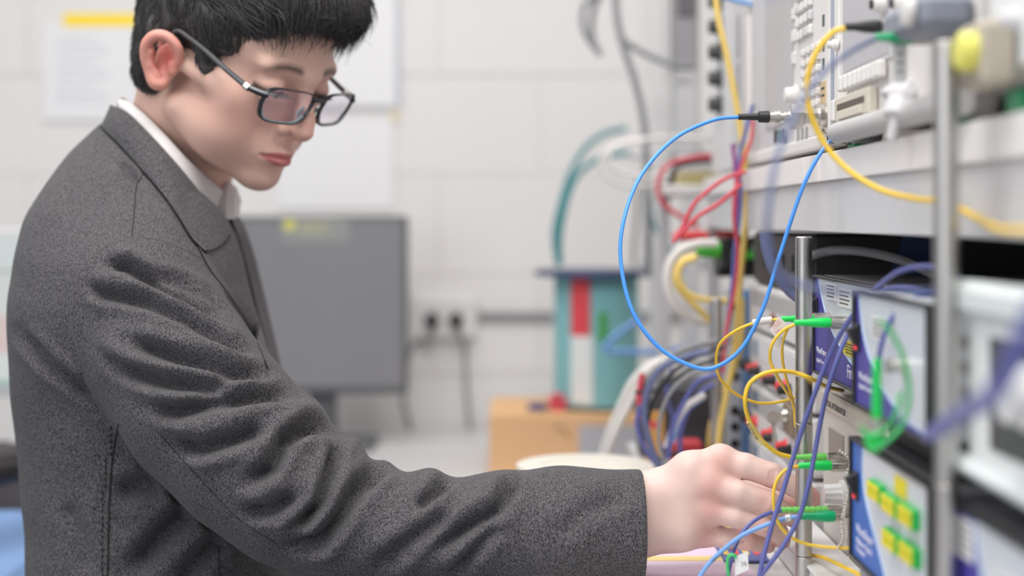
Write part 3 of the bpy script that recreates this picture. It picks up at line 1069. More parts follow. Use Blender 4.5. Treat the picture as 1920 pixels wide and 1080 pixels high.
    L(1442, 1482, [(0, .0045), (.25, .0045), (.25, .0056), (.5, .0056), (.5, .0036), (.7, .0036), (.7, .0048), (1, .0048)], 'coupling', NICKEL, 16)

    # ---- analyser B, nearer
    X = .262
    t = thing('network_analyser', (.5, 1.0, 1.356), 'ivory analyser with a row of softkeys and a disk drive under its screen', 'analyser')
    z0 = 1.372
    MB().box(X + .008, .72, .80, 1.148, z0, 1.70, .004).build('case', CASE, t)
    MB().box(X - .001, X + .010, 1.137, 1.1545, z0 - .002, 1.70, .002).build('bezel_side', CASE, t)
    MB().box(X - .003, X + .004, 1.1530, 1.1575, z0 - .004, 1.70, .001).build('side_strip', mat('strip_slate', s2l(158, 164, 178), rough=.4), t)
    MB().box(X + .000, X + .010, .80, 1.137, z0, 1.70, .001).build('front_panel', CASE, t)
    sa, sb = DX(1585, X), DX(1668, X)
    zb = Qx(1585, 137, X).z
    MB().box(X - .0020, X + .002, sb - .010, sa, zb - .004, 1.695, .001).build('screen_surround', CASE2, t)
    MB().box(X - .0028, X - .001, sb - .006, sa - .003, zb, 1.69, .0005).build('screen', SCRN, t)
    for k in range(9):
        px = 1592 + k * 9.0
        y = DX(px, X)
        z = 1.3 + .0915 - k * .0002
        z = Qx(1592, 158, X).z
        MB().box(X - .0085, X - .0015, y - .0050, y + .0050, z - .006, z + .006, .0015).build('softkey', KEY, t)
    q = Qx(1573, 84, X)
    MB().lathe((X - .001, q.y, q.z), (-1, 0, 0), [(0, .0045), (.004, .0045), (.005, .003), (.009, .003)], 14).build('small_button', KEY, t)
    # floppy drive
    a, b = Qx(1577, 178, X), Qx(1648, 225, X)
    za, zb_ = a.z - .004, Qx(1577, 232, X).z
    dr = MB().box(X - .0075, X - .0005, b.y, a.y, zb_, za, .001).build('disk_drive', mat('drive_beige', s2l(212, 204, 190), rough=.5), t)
    zm = (za + zb_) / 2
    MB().box(X - .0080, X - .0070, b.y + .012, a.y - .02, zm - .001, zm + .004, .0002).build('disk_slot', mat('slot_dark', s2l(96, 84, 74), rough=.6), dr)
    MB().box(X - .0095, X - .0072, b.y + .016, a.y - .028, zm - .0085, zm - .002, .0006).build('eject_flap', mat('drive_beige', (1, 1, 1)), dr)
    MB().box(X - .0095, X - .0072, a.y - .014, a.y - .002, zb_ + .001, za - .001, .001).build('eject_button', KEY, dr)
    # grey bumper along the bottom, and feet with a green pad
    MB().tube([(X - .006, 1.130, z0 - .004), (X - .006, 1.118, z0 - .004), (X - .006, .81, z0 - .004)], [.004, .0085, .0085], 16).build('bottom_bumper', mat('bumper_grey', s2l(188, 186, 186), rough=.5), t)
    for fy in (1.10, .84):
        f = MB().lathe((X + .012, fy, 1.3572), (0, 0, 1), [(0, .010), (.006, .012), (.016, .014)], 20).build('foot', CASE, t)
        MB().box(X + .000, X + .026, fy - .012, fy + .012, 1.3553, 1.3585, .0005).build('foot_pad', mat('pad_green', s2l(44, 150, 84), rough=.5), f)
        MB().cyl((.68, fy, 1.3555), (.68, fy, z0), .014).build('foot', CASE, t)
    # keys and knobs on its right half
    for r_ in range(8):
        for c_ in range(3):
            y, z = .955 - c_ * .020, 1.60 - r_ * .019
            if z < 1.45:
                continue
            MB().box(X - .007, X - .001, y - .007, y + .007, z - .005, z + .005, .0015).build('key', KEY, t)
    for px, py in ((1665, 8), (1704, 6)):
        q = Qx(px, py, X)
        MB().lathe((X, q.y, q.z), (-1, 0, 0), [(0, .0075), (.003, .007), (.010, .0055), (.011, .002)], 18).build('rotary_knob', KEY, t)
        MB().cyl((X - .0125, q.y, q.z), (X - .011, q.y, q.z), .0034).build('knob_centre', BLACK, t)
    # ---- metal clamp and a tilted bracket hanging over its lower edge
    t = thing('hanging_bracket', P(1675, 200, .93), 'grey angle bracket hanging below the disk drive', 'bracket')
    MB().tube(spline([P(1702, 166, .93), P(1690, 190, .925), P(1680, 225, .92), P(1672, 262, .92)], 6), [.0105] * 6 + [.009] * 6 + [.004] * 7, 10).build('arm', CASE2, t)
    MB().box(P(1655, 0, .935).x, P(1708, 0, .935).x, .925, .945, P(0, 186, .935).z, P(0, 160, .935).z, .004).build('clamp', CASE2, t)

    # ---- connectors at its front, seen blurred
    connector(.944, (1583, 1652, 1690), 50, BLACK, 'fibre connector with a black boot above the disk drive', X1=.2615, r=.0042, nutr=.0052)
    connector(.862, (1640, 1712, 1770), 70, GREEN3, 'blurred green fibre connector left of the top of the near post', X1=.2615, r=.0036, nutr=.0042)
    t = thing('fibre_tag', P(1687, 120, .88), 'white paper tag hanging from the blurred green connector', 'tag')
    MB().box(P(1674, 0, .88).x, P(1700, 0, .88).x, .8795, .8805, P(0, 155, .88).z, P(0, 76, .88).z).build('tag_paper', WHITE, t)
    for k in range(3):
        MB().box(P(1680, 0, .88).x, P(1694, 0, .88).x, .8790, .8796, P(0, 100 + k * 16 + 4, .88).z, P(0, 100 + k * 16, .88).z).build('print_line', KEYD, t)
    # ---- slate tube unit and yellow caps, right at the top
    t = thing('slate_bar', P(1785, 40, .80), 'slate grey bar blurred at the top, right of the near post', 'bar')
    MB().box(X - .032, X - .001, .800, .885, 1.408, 1.4285, .005).build('bar_body', mat('slate', s2l(132, 136, 150), rough=.5), t)
    MB().lathe((X - .034, .812, 1.419), (-1, 0, 0), [(0, .0085), (.004, .0085), (.005, .006)], 20).build('end_button', KEY, t)
    t = thing('ribbed_flange', P(1800, 90, .79), 'beige flange with a yellow round cap right of the near post', 'flange')
    q = P(1803, 97, .745)
    MB().box(X - .020, X - .001, q.y - .012, q.y + .030, q.z - .018, q.z + .016, .003).build('flange_body', mat('flange_beige', s2l(182, 172, 158), rough=.5), t)
    MB().lathe((X - .020, q.y, q.z), (-1, 0, 0), [(0, .0105), (.007, .0105), (.009, .008)], 24).build('round_cap', mat('cap_yellow', s2l(226, 220, 110), rough=.45), t)
    # ---- third instrument, at the right border
    X = .262
    t = thing('bench_supply', (.5, .62, 1.356), 'white instrument at the right border of the shelf', 'instrument')
    MB().box(X, .70, .42, .785, 1.374, 1.70, .006).build('case', mat('tester_white', (1, 1, 1)), t)
    MB().box(X - .004, X + .01, .42, .79, 1.369, 1.379, .002).build('bottom_rail', mat('rail_olive', s2l(120, 120, 112), rough=.5), t)
    MB().lathe((X, DX(1899, .26), P(0, 42, DX(1899, .26)).z), (-1, 0, 0), [(0, .007), (.010, .006), (.011, .002)], 18).build('knob', CASE2, t)
    for fy in (.47, .755):
        MB().box(X + .004, X + .03, fy - .012, fy + .012, 1.3556, 1.372, .002).build('foot', GREEN3 if fy > .6 else BLACK, t)
        MB().box(.66, .68, fy - .012, fy + .012, 1.3556, 1.376, .002).build('foot', BLACK, t)

    # ---- instrument C further along the shelf, with a column of black knobs
    X = .27
    t = thing('signal_source', (.5, 1.78, 1.356), 'pale instrument with a column of black knobs at the far end of the shelf', 'instrument')
    MB().box(X, .70, 1.632, 1.925, 1.362, 1.70, .004).build('case', mat('case_white', s2l(218, 216, 216), rough=.5), t)
    MB().box(X - .004, X + .002, 1.640, 1.716, 1.39, 1.62, .001).build('grey_panel', CASE2, t)
    for py in (2, 50, 98, 147, 196):
        q = Qx(1352, py, X)
        MB().lathe((X, q.y, q.z), (-1, 0, 0), [(0, .014), (.003, .014), (.004, .010), (.016, .0085), (.017, .003)], 20).build('knob', mat('knob_dark', s2l(62, 66, 66), rough=.5), t)
    for py in (60, 150):
        q = Qx(1392, py, X)
        MB().box(X - .006, X - .003, q.y - .005, q.y + .005, q.z - .03, q.z + .02, .001).build('slider', KEYD, t)
    for fy in (1.66, 1.90):
        for fx in (.30, .66):
            MB().cyl((fx, fy, 1.3555), (fx, fy, 1.364), .010).build('foot', BLACK, t)

    # ---- far frame behind: columns, boards, dark module
    D = 2.30
    t = thing('far_frame', (.35, D, .845), 'pale equipment frame standing behind the shelf, near the wall', 'frame')
    FR = mat('frame_pale', s2l(214, 212, 212), rough=.5)
    for px in (1252, 1318):
        c = P(px, 0, D)
        MB().box(c.x - .014, c.x + .014, 2.440, 2.468, .845, 1.80, .002).build('column', FR, t)
    a, b = P(1128, 0, D), P(1380, 0, D)
    MB().box(a.x + .06, b.x, 2.4405, 2.488, 1.405, 1.420, .002).build('shelf_board', FR, t)
    MB().box(a.x + .08, b.x, 2.4405, 2.488, 1.215, 1.232, .002).build('shelf_board', mat('frame_grey', s2l(178, 178, 180), rough=.5), t)
    D = 2.355
    t = thing('dark_module', P(1288, 60, D), 'tall grey module on the pale frame above the cables', 'instrument')
    a, b = P(1266, -60, D), P(1308, 132, D)
    MB().box(a.x, b.x, D, D + .082, b.z, 1.80, .003).build('case', mat('module_grey', s2l(140, 138, 142), rough=.5), t)
    MB().box(a.x + .004, b.x - .004, D - .004, D, P(0, 30, D).z, 1.75, .001).build('dark_cover', mat('module_dark', s2l(90, 88, 92), rough=.5), t)
    MB().box(a.x, b.x, D, D + .082, 1.406, b.z, .002).build('lower_case', mat('module_pale', s2l(190, 189, 190), rough=.5), t)
    # open tray with terminals, behind the red leads
    D = 2.02
    t = thing('terminal_tray', P(1300, 330, D), 'pale terminal block tray that the red leads run into', 'tray')
    a, b = P(1235, 350, D), P(1350, 372, D)
    MB().box(a.x, b.x + .02, 1.96, 2.10, 1.333, 1.348, .002).build('tray_board', mat('frame_pale', (1, 1, 1)), t)
    for k in range(6):
        x = P(1262 + k * 15, 0, D).x
        MB().box(x - .004, x + .004, 2.0, 2.02, 1.348, 1.368, .001).build('terminal', mat('terminal_brass', s2l(190, 176, 120), rough=.4), t)
    MB().box(a.x + .03, b.x, 2.03, 2.06, 1.348, 1.392, .002).build('terminal_rail', CASE2, t)
    for px in (1250, 1345):
        MB().box(P(px, 0, D).x - .008, P(px, 0, D).x + .008, 2.05, 2.07, .845, 1.333, .001).build('tray_leg', CASE2, t)


bench_and_shelf()
post(.762, 78, 'blurred steel post nearest the lens, at the right', (905,))
post(1.135, 443, 'sharp steel post in the middle, beside the hand', (703, 792, 1042))
post(1.621, 560, 'short steel post farthest from the lens, in front of the slotted upright', (700,))
instruments()
# connectors plugged into the boxes around the hand
connector(1.100, (1489, 1557, 1592), 605, GREEN, 'bright green fibre connector above all others, over the middle post', X1=.2615, group='fibre connectors at the middle post')
connector(1.168, (1464, 1525, 1563), 598, GREEN, 'green fibre connector behind the middle post, half hidden', X1=.2615, group='fibre connectors at the middle post')
connector(1.118, (1481, 1550, 1575), 857, GREEN2, 'pale green fibre connector above the knob', X1=.2755, r=.0030, nutr=.0034, group='fibre connectors at the middle post')
connector(1.088, (1497, 1558, 1588), 873, GREEN, 'bright green fibre connector just above the knob', X1=.2755, group='fibre connectors at the middle post')
connector(1.118, (1465, 1551, 1575), 956, GREEN2, 'ribbed pale green fibre connector below the knob', X1=.2755, r=.0032, ribbed=True, nutr=.0038, group='fibre connectors at the middle post')
connector(1.082, (1500, 1565, 1584), 968, GREEN3, 'deep green fibre connector lowest by the post', X1=.2755, r=.0042, nutr=.0042, group='fibre connectors at the middle post')
# ------------------------------------------------------------------ cables and the things on the far bench
CM = {
    'yellow': mat('fibre_yellow', s2l(238, 196, 58), rough=.4),
    'pale_yellow': mat('fibre_pale_yellow', s2l(232, 200, 110), rough=.45),
    'blue': mat('cable_blue', s2l(72, 148, 236), rough=.35),
    'light_blue': mat('cable_light_blue', s2l(120, 164, 222), rough=.4),
    'navy': mat('cable_navy', s2l(92, 98, 162), rough=.4),
    'slate': mat('cable_slate', s2l(96, 104, 140), rough=.5),
    'grey': mat('cable_grey', s2l(134, 134, 138), rough=.5),
    'white': mat('cable_white', s2l(224, 220, 216), rough=.5),
    'red': mat('cable_red', s2l(204, 68, 82), rough=.45),
    'teal': mat('cable_teal', s2l(46, 134, 138), rough=.45),
    'green': mat('cable_green', s2l(70, 190, 110), rough=.45),
    'black': mat('cable_black', (0.02, 0.02, 0.022), rough=.5),
    'purple': mat('cable_purple', s2l(150, 66, 140), rough=.5),
    'pink': mat('cable_pink', s2l(226, 110, 140), rough=.5),
}


def cable(label, col, r, pts, D=None, name='cable', cat='cable', group=None, k=8, parent=None):
    w = [P(*(p if len(p) == 3 else (p[0], p[1], D))) for p in pts]
    sp = spline(w, k)
    if parent is None:
        o = MB().tube(sp, r, 12).build(name, CM[col], None, loc=sp[0])
        return tag(o, label, cat, group)
    return MB().tube(sp, r, 12).build(name, CM[col], parent)


def front_cables():
    # ---- the blue loop
    t = thing('coax_cable', P(1385, 219, 1.208), 'bright blue cable hanging in a wide loop in front of the shelf', 'cable')
    cable('', 'blue', .00165, [(1388, 219, 1.208), (1335, 226, 1.205), (1262, 262, 1.19), (1200, 332, 1.165), (1168, 420, 1.145), (1165, 500, 1.135), (1188, 588, 1.125),
                              (1240, 655, 1.12), (1308, 690, 1.115), (1350, 685, 1.115), (1393, 650, 1.115), (1430, 580, 1.115), (1458, 492, 1.115), (1487, 402, 1.115), (1510, 340, 1.115), (1540, 285, 1.12), (1576, 244, 1.13)],
          name='cable_core', parent=t)
    a = P(1384, 219, 1.208)
    b = P(1443, 219, 1.208)
    MB().lathe(a, (1, 0, 0), [(0, .0026), ((b.x - a.x) * .62, .0030), ((b.x - a.x) * .66, .0048), (b.x - a.x - .001, .0052), (b.x - a.x, .0044)], 20).build('boot', BLACK, t)
    # ---- yellow, thick, from the black boot
    cable('thick yellow fibre curving from the black boot past the near post', 'yellow', .0019,
          [(1584, 53, .944), (1560, 62, .944), (1530, 100, .945), (1514, 150, .948), (1518, 205, .95), (1545, 268, .95), (1590, 318, .94), (1650, 355, .92), (1715, 372, .88), (1775, 380, .83), (1835, 410, .79), (1880, 430, .70), (1990, 432, .60)])
    cable('blurred slate fibre sagging from the green connector in front of everything', 'slate', .0016,
          [(1642, 72, .862), (1590, 100, .84), (1535, 145, .80), (1490, 215, .77), (1456, 300, .75), (1440, 400, .74), (1440, 450, .74), (1455, 500, .74), (1490, 530, .74), (1560, 545, .74), (1640, 548, .76), (1720, 545, .80), (1800, 540, .85)])
    # ---- fibres at the connectors
    cable('yellow fibre dropping from the highest green connector', 'yellow', .00125, [(1491, 608, 1.100), (1468, 620, 1.10), (1448, 645, 1.10), (1444, 675, 1.105), (1457, 705, 1.11), (1475, 735, 1.14), (1488, 760, 1.165), (1492, 800, 1.17)])
    cable('second yellow fibre close behind, joining it at the post', 'yellow', .00115, [(1478, 614, 1.12), (1468, 640, 1.13), (1467, 672, 1.14), (1473, 705, 1.15), (1482, 735, 1.165), (1489, 762, 1.18), (1495, 800, 1.185)])
    cable('yellow fibre in a wide open curve from the half hidden connector', 'yellow', .00125, [(1466, 598, 1.168), (1420, 604, 1.175), (1380, 620, 1.18), (1350, 645, 1.19), (1343, 680, 1.2), (1352, 712, 1.21), (1383, 741, 1.22), (1425, 756, 1.23), (1470, 752, 1.24), (1500, 742, 1.25), (1530, 740, 1.25)])
    t = thing('fibre_cable', P(1480, 857, 1.118), 'yellow fibre with a printed sleeve, looping left of the middle post', 'cable')
    cable('', 'yellow', .00175, [(1482, 857, 1.118), (1455, 848, 1.115), (1425, 822, 1.11), (1404, 786, 1.105), (1397, 752, 1.10), (1404, 722, 1.10), (1425, 704, 1.10), (1455, 696, 1.10), (1490, 699, 1.105), (1525, 712, 1.11), (1552, 726, 1.17), (1580, 732, 1.22)], name='cable_core', parent=t)
    SL = mat('sleeve_cream', s2l(226, 204, 130), rough=.4)
    s = [P(1404, 790, 1.1055), P(1412, 808, 1.1075), P(1420, 820, 1.109), P(1430, 832, 1.111)]
    MB().tube(spline(s, 5), .00205, 12).build('printed_sleeve', SL, t)
    d = (P(1431, 831, 1.109) - P(1405, 788, 1.106))
    text_mesh('lettering', 'A1010134', .0036, INKD, t, P(1404.5, 793, 1.1035), d, Vector((d.z, 0, -d.x)), .00005)
    cable('yellow fibre hanging in an S from the green connector above the knob', 'yellow', .00125, [(1498, 874, 1.088), (1475, 880, 1.085), (1457, 900, 1.082), (1450, 930, 1.08), (1455, 970, 1.08), (1474, 1000, 1.08), (1505, 1018, 1.08), (1550, 1026, 1.075), (1598, 1028, 1.07)])
    cable('short yellow fibre leaving the bench past the foot of the middle post', 'yellow', .0016, [(1500, 1010, 1.165), (1518, 1038, 1.15), (1545, 1046, 1.12), (1580, 1062, 1.08), (1640, 1092, 1.04)])
    cable('dark blue cable crossing in front of the middle post, the upper one', 'navy', .00185, [(1758, 548, .93), (1700, 539, .985), (1655, 545, 1.01), (1618, 570, 1.03), (1585, 612, 1.045), (1555, 668, 1.06), (1525, 745, 1.065), (1496, 830, 1.07), (1470, 915, 1.07), (1446, 990, 1.065), (1428, 1060, 1.06), (1420, 1110, 1.06)])
    cable('dark blue cable crossing the middle post lower down', 'navy', .00185, [(1603, 605, 1.09), (1590, 625, 1.085), (1568, 680, 1.08), (1548, 745, 1.08), (1533, 820, 1.075), (1518, 900, 1.07), (1500, 965, 1.07), (1472, 1018, 1.065), (1440, 1062, 1.06), (1405, 1105, 1.06)])
    cable('navy cable from the ribbed pale green connector', 'navy', .0016, [(1467, 957, 1.118), (1440, 963, 1.112), (1412, 978, 1.105), (1390, 1002, 1.10), (1375, 1035, 1.095), (1366, 1075, 1.09), (1362, 1110, 1.09)])
    t = thing('fibre_cable', P(1500, 968, 1.082), 'light blue printed fibre from the deep green connector', 'cable')
    pts = [(1502, 968, 1.082), (1470, 973, 1.085), (1432, 986, 1.088), (1392, 1004, 1.09), (1355, 1032, 1.092), (1325, 1062, 1.094), (1300, 1100, 1.095)]
    cable('', 'light_blue', .00175, pts, name='cable_core', parent=t)
    a, b = P(1474, 972, 1.085), P(1483, 970, 1.084)
    MB().cyl(a, b, .0026).build('marker_ring', WHITE, t)
    text_mesh('lettering', 'OPTICAL CABLE 9/125', .0030, INKD, t, P(1336, 1056, 1.0905), P(1450, 980, 1.086) - P(1336, 1056, 1.092), (0, 0, 1), .00005)
    text_mesh('lettering', 'x', .0030, INKD, t, P(1475, 974, 1.0815), (1, 0, .15), (0, 0, 1), .00005)
    # white tag with green clip
    t = thing('fibre_tag', P(1372, 1040, 1.09), 'white paper tag with a green clip at the bottom, below the hand', 'tag')
    v = [P(1378, 1044, 1.088), P(1402, 1034, 1.083), P(1404, 1068, 1.083), P(1378, 1080, 1.088)]
    MB().add(v + [p + Vector((0, .0006, 0)) for p in v], [(0, 1, 2, 3), (7, 6, 5, 4), (0, 4, 5, 1), (1, 5, 6, 2), (2, 6, 7, 3), (3, 7, 4, 0)]).build('tag_paper', WHITE, t)
    text_mesh('lettering', '36', .0050, KEYD, t, P(1389, 1062, 1.084), (1, -.2, .2), (0, 0, 1), .00005)
    cable('', 'green', .0013, [(1368, 1095, 1.09), (1364, 1060, 1.088), (1366, 1045, 1.087), (1374, 1040, 1.086), (1380, 1046, 1.086)], name='clip', parent=t)
    # paper tag with red print at the upper connectors
    t = thing('fibre_tag', P(1460, 620, 1.11), 'translucent paper tag with red print at the upper green connectors', 'tag')
    TG = mat('tag_clear', s2l(214, 206, 202), rough=.5)
    v = [P(1443, 618, 1.108), P(1462, 593, 1.106), P(1478, 612, 1.104), P(1458, 637, 1.106)]
    MB().add(v + [p + Vector((0, .0005, 0)) for p in v], [(0, 1, 2, 3), (7, 6, 5, 4), (0, 4, 5, 1), (1, 5, 6, 2), (2, 6, 7, 3), (3, 7, 4, 0)]).build('tag_paper', TG, t)
    v = [P(1452, 640, 1.112), P(1468, 630, 1.110), P(1464, 656, 1.110), P(1449, 654, 1.112)]
    MB().add(v + [p + Vector((0, .0005, 0)) for p in v], [(0, 1, 2, 3), (7, 6, 5, 4), (0, 4, 5, 1), (1, 5, 6, 2), (2, 6, 7, 3), (3, 7, 4, 0)]).build('tag_paper', TG, t)
    redink = mat('ink_red', s2l(206, 110, 100), rough=.6)
    text_mesh('lettering', '1525', .0042, redink, t, P(1450, 618, 1.1045), P(1470, 604, 1.104) - P(1450, 620, 1.106), (-.5, 0, 1), .00005)
    text_mesh('lettering', '20m', .0038, redink, t, P(1456, 628, 1.1045), P(1470, 604, 1.104) - P(1450, 620, 1.106), (-.5, 0, 1), .00005)
    t = thing('fibre_sleeve', P(1430, 604, 1.172), 'clear shrink sleeve on the fibre left of the red-printed tag', 'sleeve')
    MB().tube(spline([P(1412, 606, 1.174), P(1430, 602, 1.172), P(1448, 600, 1.170)], 5), .0030, 12).build('sleeve_body', TG, t)
    # ---- blue bundle on the violet box by the near post
    cable('blue cable arching up onto the violet box by the near post', 'navy', .0017, [(1602, 600, 1.04), (1615, 572, 1.02), (1640, 542, 1.0), (1680, 512, .95), (1722, 500, .92), (1765, 503, .88), (1800, 520, .86)])
    cable('blue cable lying along the top of the violet box', 'light_blue', .0017, [(1640, 560, .98), (1690, 552, .95), (1740, 545, .92), (1800, 535, .88)])
    cable('navy loop hanging over the violet box front by the near post', 'navy', .0017, [(1760, 550, .90), (1720, 558, .90), (1685, 580, .895), (1662, 618, .895), (1650, 660, .90), (1648, 700, .91)])
    cable('pale green fibre hanging in a loop before the violet box', 'green', .0014, [(1650, 600, .80), (1672, 625, .80), (1692, 665, .80), (1703, 710, .80), (1704, 755, .80), (1690, 800, .80), (1660, 830, .80), (1640, 842, .81)])
    cable('second green fibre loop before the violet box, farther left', 'green', .0014, [(1690, 735, .80), (1680, 775, .80), (1660, 805, .81), (1630, 820, .81), (1615, 800, .81)])
    t = thing('hanging_connector', P(1645, 720, .815), 'green ribbed connector hanging upright before the violet box', 'connector')
    for i in range(10):
        a, b = P(1645, 675 + i * 11, .815), P(1645, 675 + i * 11 + 8.5, .815)
        MB().cyl(a, b, .0025 + .00008 * i, None, 14).build('boot_ring', GREEN, t)
    MB().cyl(P(1645, 672, .815), P(1645, 790, .815), .0020).build('boot_core', GREEN, t)
    MB().cyl(P(1645, 784, .815), P(1645, 812, .815), .0034).build('nut', NICKEL, t)
    MB().lathe(P(1640, 812, .815), (0, 0, -1), [(0, .0045), (.004, .006), (.009, .0045), (.011, .002)], 14).build('dust_cap', GREEN, t)
    cable('thick blue cable, very blurred, across the white tester', 'navy', .0040, [(2000, 480, .50), (1925, 620, .51), (1892, 695, .52), (1862, 740, .54), (1825, 765, .58), (1790, 785, .64), (1745, 815, .70)])
    cable('grey hose bending in the dark gap under the shelf', 'grey', .0042, [(1515, 482, 1.30), (1560, 470, 1.30), (1620, 472, 1.28), (1690, 488, 1.22), (1760, 520, 1.15)])
    cable('dark blue cable hanging over from the shelf gap behind the post', 'slate', .0045, [(1433, 436, 1.27), (1438, 470, 1.27), (1452, 510, 1.27), (1490, 555, 1.27), (1540, 575, 1.26)])
    # navy folder leaning in the gap
    t = thing('dark_folder', P(1690, 480, 1.24), 'dark blue folder leaning in the gap under the shelf', 'folder')
    v = [P(1700, 428, 1.30), P(1760, 428, 1.30), P(1760, 560, 1.30), P(1655, 560, 1.30)]
    v = [(p.x, p.y, max(p.z, 1.2296)) for p in v]
    MB().add([Vector(p) for p in v] + [Vector(p) + Vector((0, .012, 0)) for p in v], [(0, 1, 2, 3), (7, 6, 5, 4), (0, 4, 5, 1), (1, 5, 6, 2), (2, 6, 7, 3), (3, 7, 4, 0)]).build('cover', mat('folder_navy', s2l(46, 62, 104), rough=.6), t)
    t = thing('gap_blocker', (.45, 1.45, 1.229), 'black block added to darken the gap under the shelf, on the white power supplies', 'instrument')  # added to block the bright view through the gap and keep it dark
    MB().box(.276, .61, 1.302, 1.612, 1.2285, 1.2870, .003).build('case', BLACK, t)
    MB().box(.2735, .2765, 1.306, 1.608, 1.232, 1.284, .001).build('front_panel', DARK, t)
    for k in range(5):
        MB().box(.2715, .2738, 1.33 + k * .05, 1.36 + k * .05, 1.250, 1.266, .001).build('port', BLACK, t)
    t = thing('gap_filler', (.60, 1.2, 1.2525), 'long black block added to fill the dark gap under the shelf', 'instrument')  # added filler for the black shadow and dark equipment in the gap
    MB().box(.62, 1.10, .50, 1.60, 1.16, 1.2865, .004).build('case', BLACK, t)
    for k in range(8):
        MB().box(.617, .621, .60 + k * .11, .66 + k * .11, 1.19, 1.22, .001).build('port', DARK, t)


def back_things():
    # ---- cardboard box, drum of teal cable, bobbin
    D = 2.50
    CARD = mat('cardboard', s2l(228, 182, 136), rough=.85, noise=.04, nscale=30)
    a, b = P(917, 782, D), P(1248, 897, D)
    t = thing('cardboard_box', (a.x + .15, D + .12, .846), 'orange-brown cardboard box with a grey sheet, under the teal drum', 'box')
    MB().box(a.x, b.x, D, D + .26, .846, a.z, .001).build('carton', CARD, t)
    for s_ in (0, 1):
        MB().box(a.x + .001, b.x - .001, D + .001 + s_ * .1300, D + .128 + s_ * .1300, a.z, a.z + .003, .0008).build('flap', CARD, t)
    q0, q1 = P(1085, 797, D), P(1206, 893, D)
    MB().box(q0.x, q1.x, D - .001, D, q1.z + .002, q0.z).build('grey_sheet', mat('sheet_grey', s2l(184, 182, 186), rough=.7), t)
    q = P(1050, 812, D)
    MB().tube(spline([P(1037, 802, D - .001), P(1050, 800, D - .001), P(1058, 808, D - .001), P(1068, 820, D - .001)], 5), .0012, 6).build('pen_mark', mat('pen', s2l(150, 120, 96), rough=.8), t)
    Dm = 2.62
    zb = a.z + .0032
    c = P(1118, 0, Dm)
    zt = P(0, 506, Dm).z
    t = thing('cable_drum', (c.x, Dm, zb), 'teal cable drum with a red and white stripe on the cardboard box', 'drum')
    TEAL = mat('drum_teal', s2l(140, 194, 198), rough=.45, noise=.12, nscale=200)
    mb = MB()
    pr = [(0, .0765)]
    n = 46
    hh = (zt - zb - .016)
    for i in range(n):
        z = .006 + hh * i / n
        pr += [(z, .0770), (z + hh / n * .5, .0790), (z + hh / n * .98, .0770)]
    mb.lathe((c.x, Dm, zb), (0, 0, 1), pr + [(hh + .006, .0765)], 40)
    mb.build('wound_cable', TEAL, t)
    MB().lathe((c.x, Dm, zb), (0, 0, 1), [(0, .083), (.006, .083)], 40).build('bottom_flange', mat('flange_dark', s2l(58, 66, 60), rough=.5), t)
    MB().lathe((c.x - .005, Dm, zt - .010), (0, 0, 1), [(0, .108), (.010, .108)], 40).build('top_flange', mat('flange_navy', s2l(58, 70, 108), rough=.5), t)

    def strip(px0, px1, py0, py1, m, nm, r=.0798):
        x0, x1 = P(px0, 0, Dm - .075).x - c.x, P(px1, 0, Dm - .075).x - c.x
        rows = []
        for zz in (P(0, py0, Dm - .07).z, P(0, py1, Dm - .07).z):
            for rr in ((r, r + .0015) if zz == P(0, py0, Dm - .07).z else (r + .0015, r)):
                ring = []
                for k in range(7):
                    x = x0 + (x1 - x0) * k / 6
                    ring.append(Vector((c.x + x * rr / r, Dm - math.sqrt(max(0, r * r - x * x)) * rr / r, zz)))
                rows.append(ring)
        mb = MB()
        mb.ring_loft(rows + [rows[0]], cap=False, closed=False)
        return mb.build(nm, m, t)
    strip(1072, 1106, 514, 630, mat('stripe_red', s2l(222, 70, 78), rough=.5), 'red_stripe')
    strip(1072, 1112, 630, 758, mat('stripe_white', s2l(226, 228, 226), rough=.5), 'white_stripe')
    strip(1122, 1138, 585, 640, mat('stripe_green', s2l(70, 160, 70), rough=.5), 'green_mark')
    # small things on the box
    q = P(1045, 768, 2.56)
    t = thing('red_reel', (q.x, 2.56, zb), 'small pink-red roll on the cardboard box beside the drum', 'roll')
    MB().lathe((q.x, 2.548, zb + .016), (0, 1, 0), [(0, .016), (.018, .016), (.018, .006), (0, .006)], 24).build('roll_body', mat('roll_red', s2l(228, 92, 108), rough=.5), t)
    q = P(1005, 768, 2.56)
    t = thing('blue_clip', (q.x, 2.56, zb), 'small dark blue plug lying on the cardboard box, left of the roll', 'plug')
    MB().box(q.x - .014, q.x + .018, 2.55, 2.57, zb, zb + .013, .003).build('plug_body', mat('plug_blue', s2l(44, 66, 130), rough=.5), t)
    MB().cyl((q.x + .018, 2.56, zb + .006), (q.x + .030, 2.56, zb + .006), .003).build('pin', BLACK, t)
    # bobbin
    D = 1.60
    q = P(1098, 872, D)
    t = thing('fibre_bobbin', (q.x, D, 1.0), 'wide white fibre bobbin lying flat on the bench behind the sleeve', 'bobbin')
    BW = mat('bobbin_white', s2l(226, 220, 210), rough=.5)
    MB().lathe((q.x, D, 1.0), (0, 0, 1), [(0, .078), (.003, .078), (.003, .066)], 48).build('lower_disc', BW, t)
    MB().lathe((q.x, D, 1.003), (0, 0, 1), [(0, .066), (.018, .066)], 40).build('winding', mat('winding', s2l(216, 206, 190), rough=.5), t)
    MB().lathe((q.x, D, 1.021), (0, 0, 1), [(0, .078), (.003, .078), (.003, .050), (.0018, .050), (.0018, .016)], 48).build('upper_disc', BW, t)
    # lilac sheet on the bench
    t = thing('lilac_sheet', (.16, 1.27, 1.0), 'lilac printed sheet lying on the bench below the hand', 'paper')
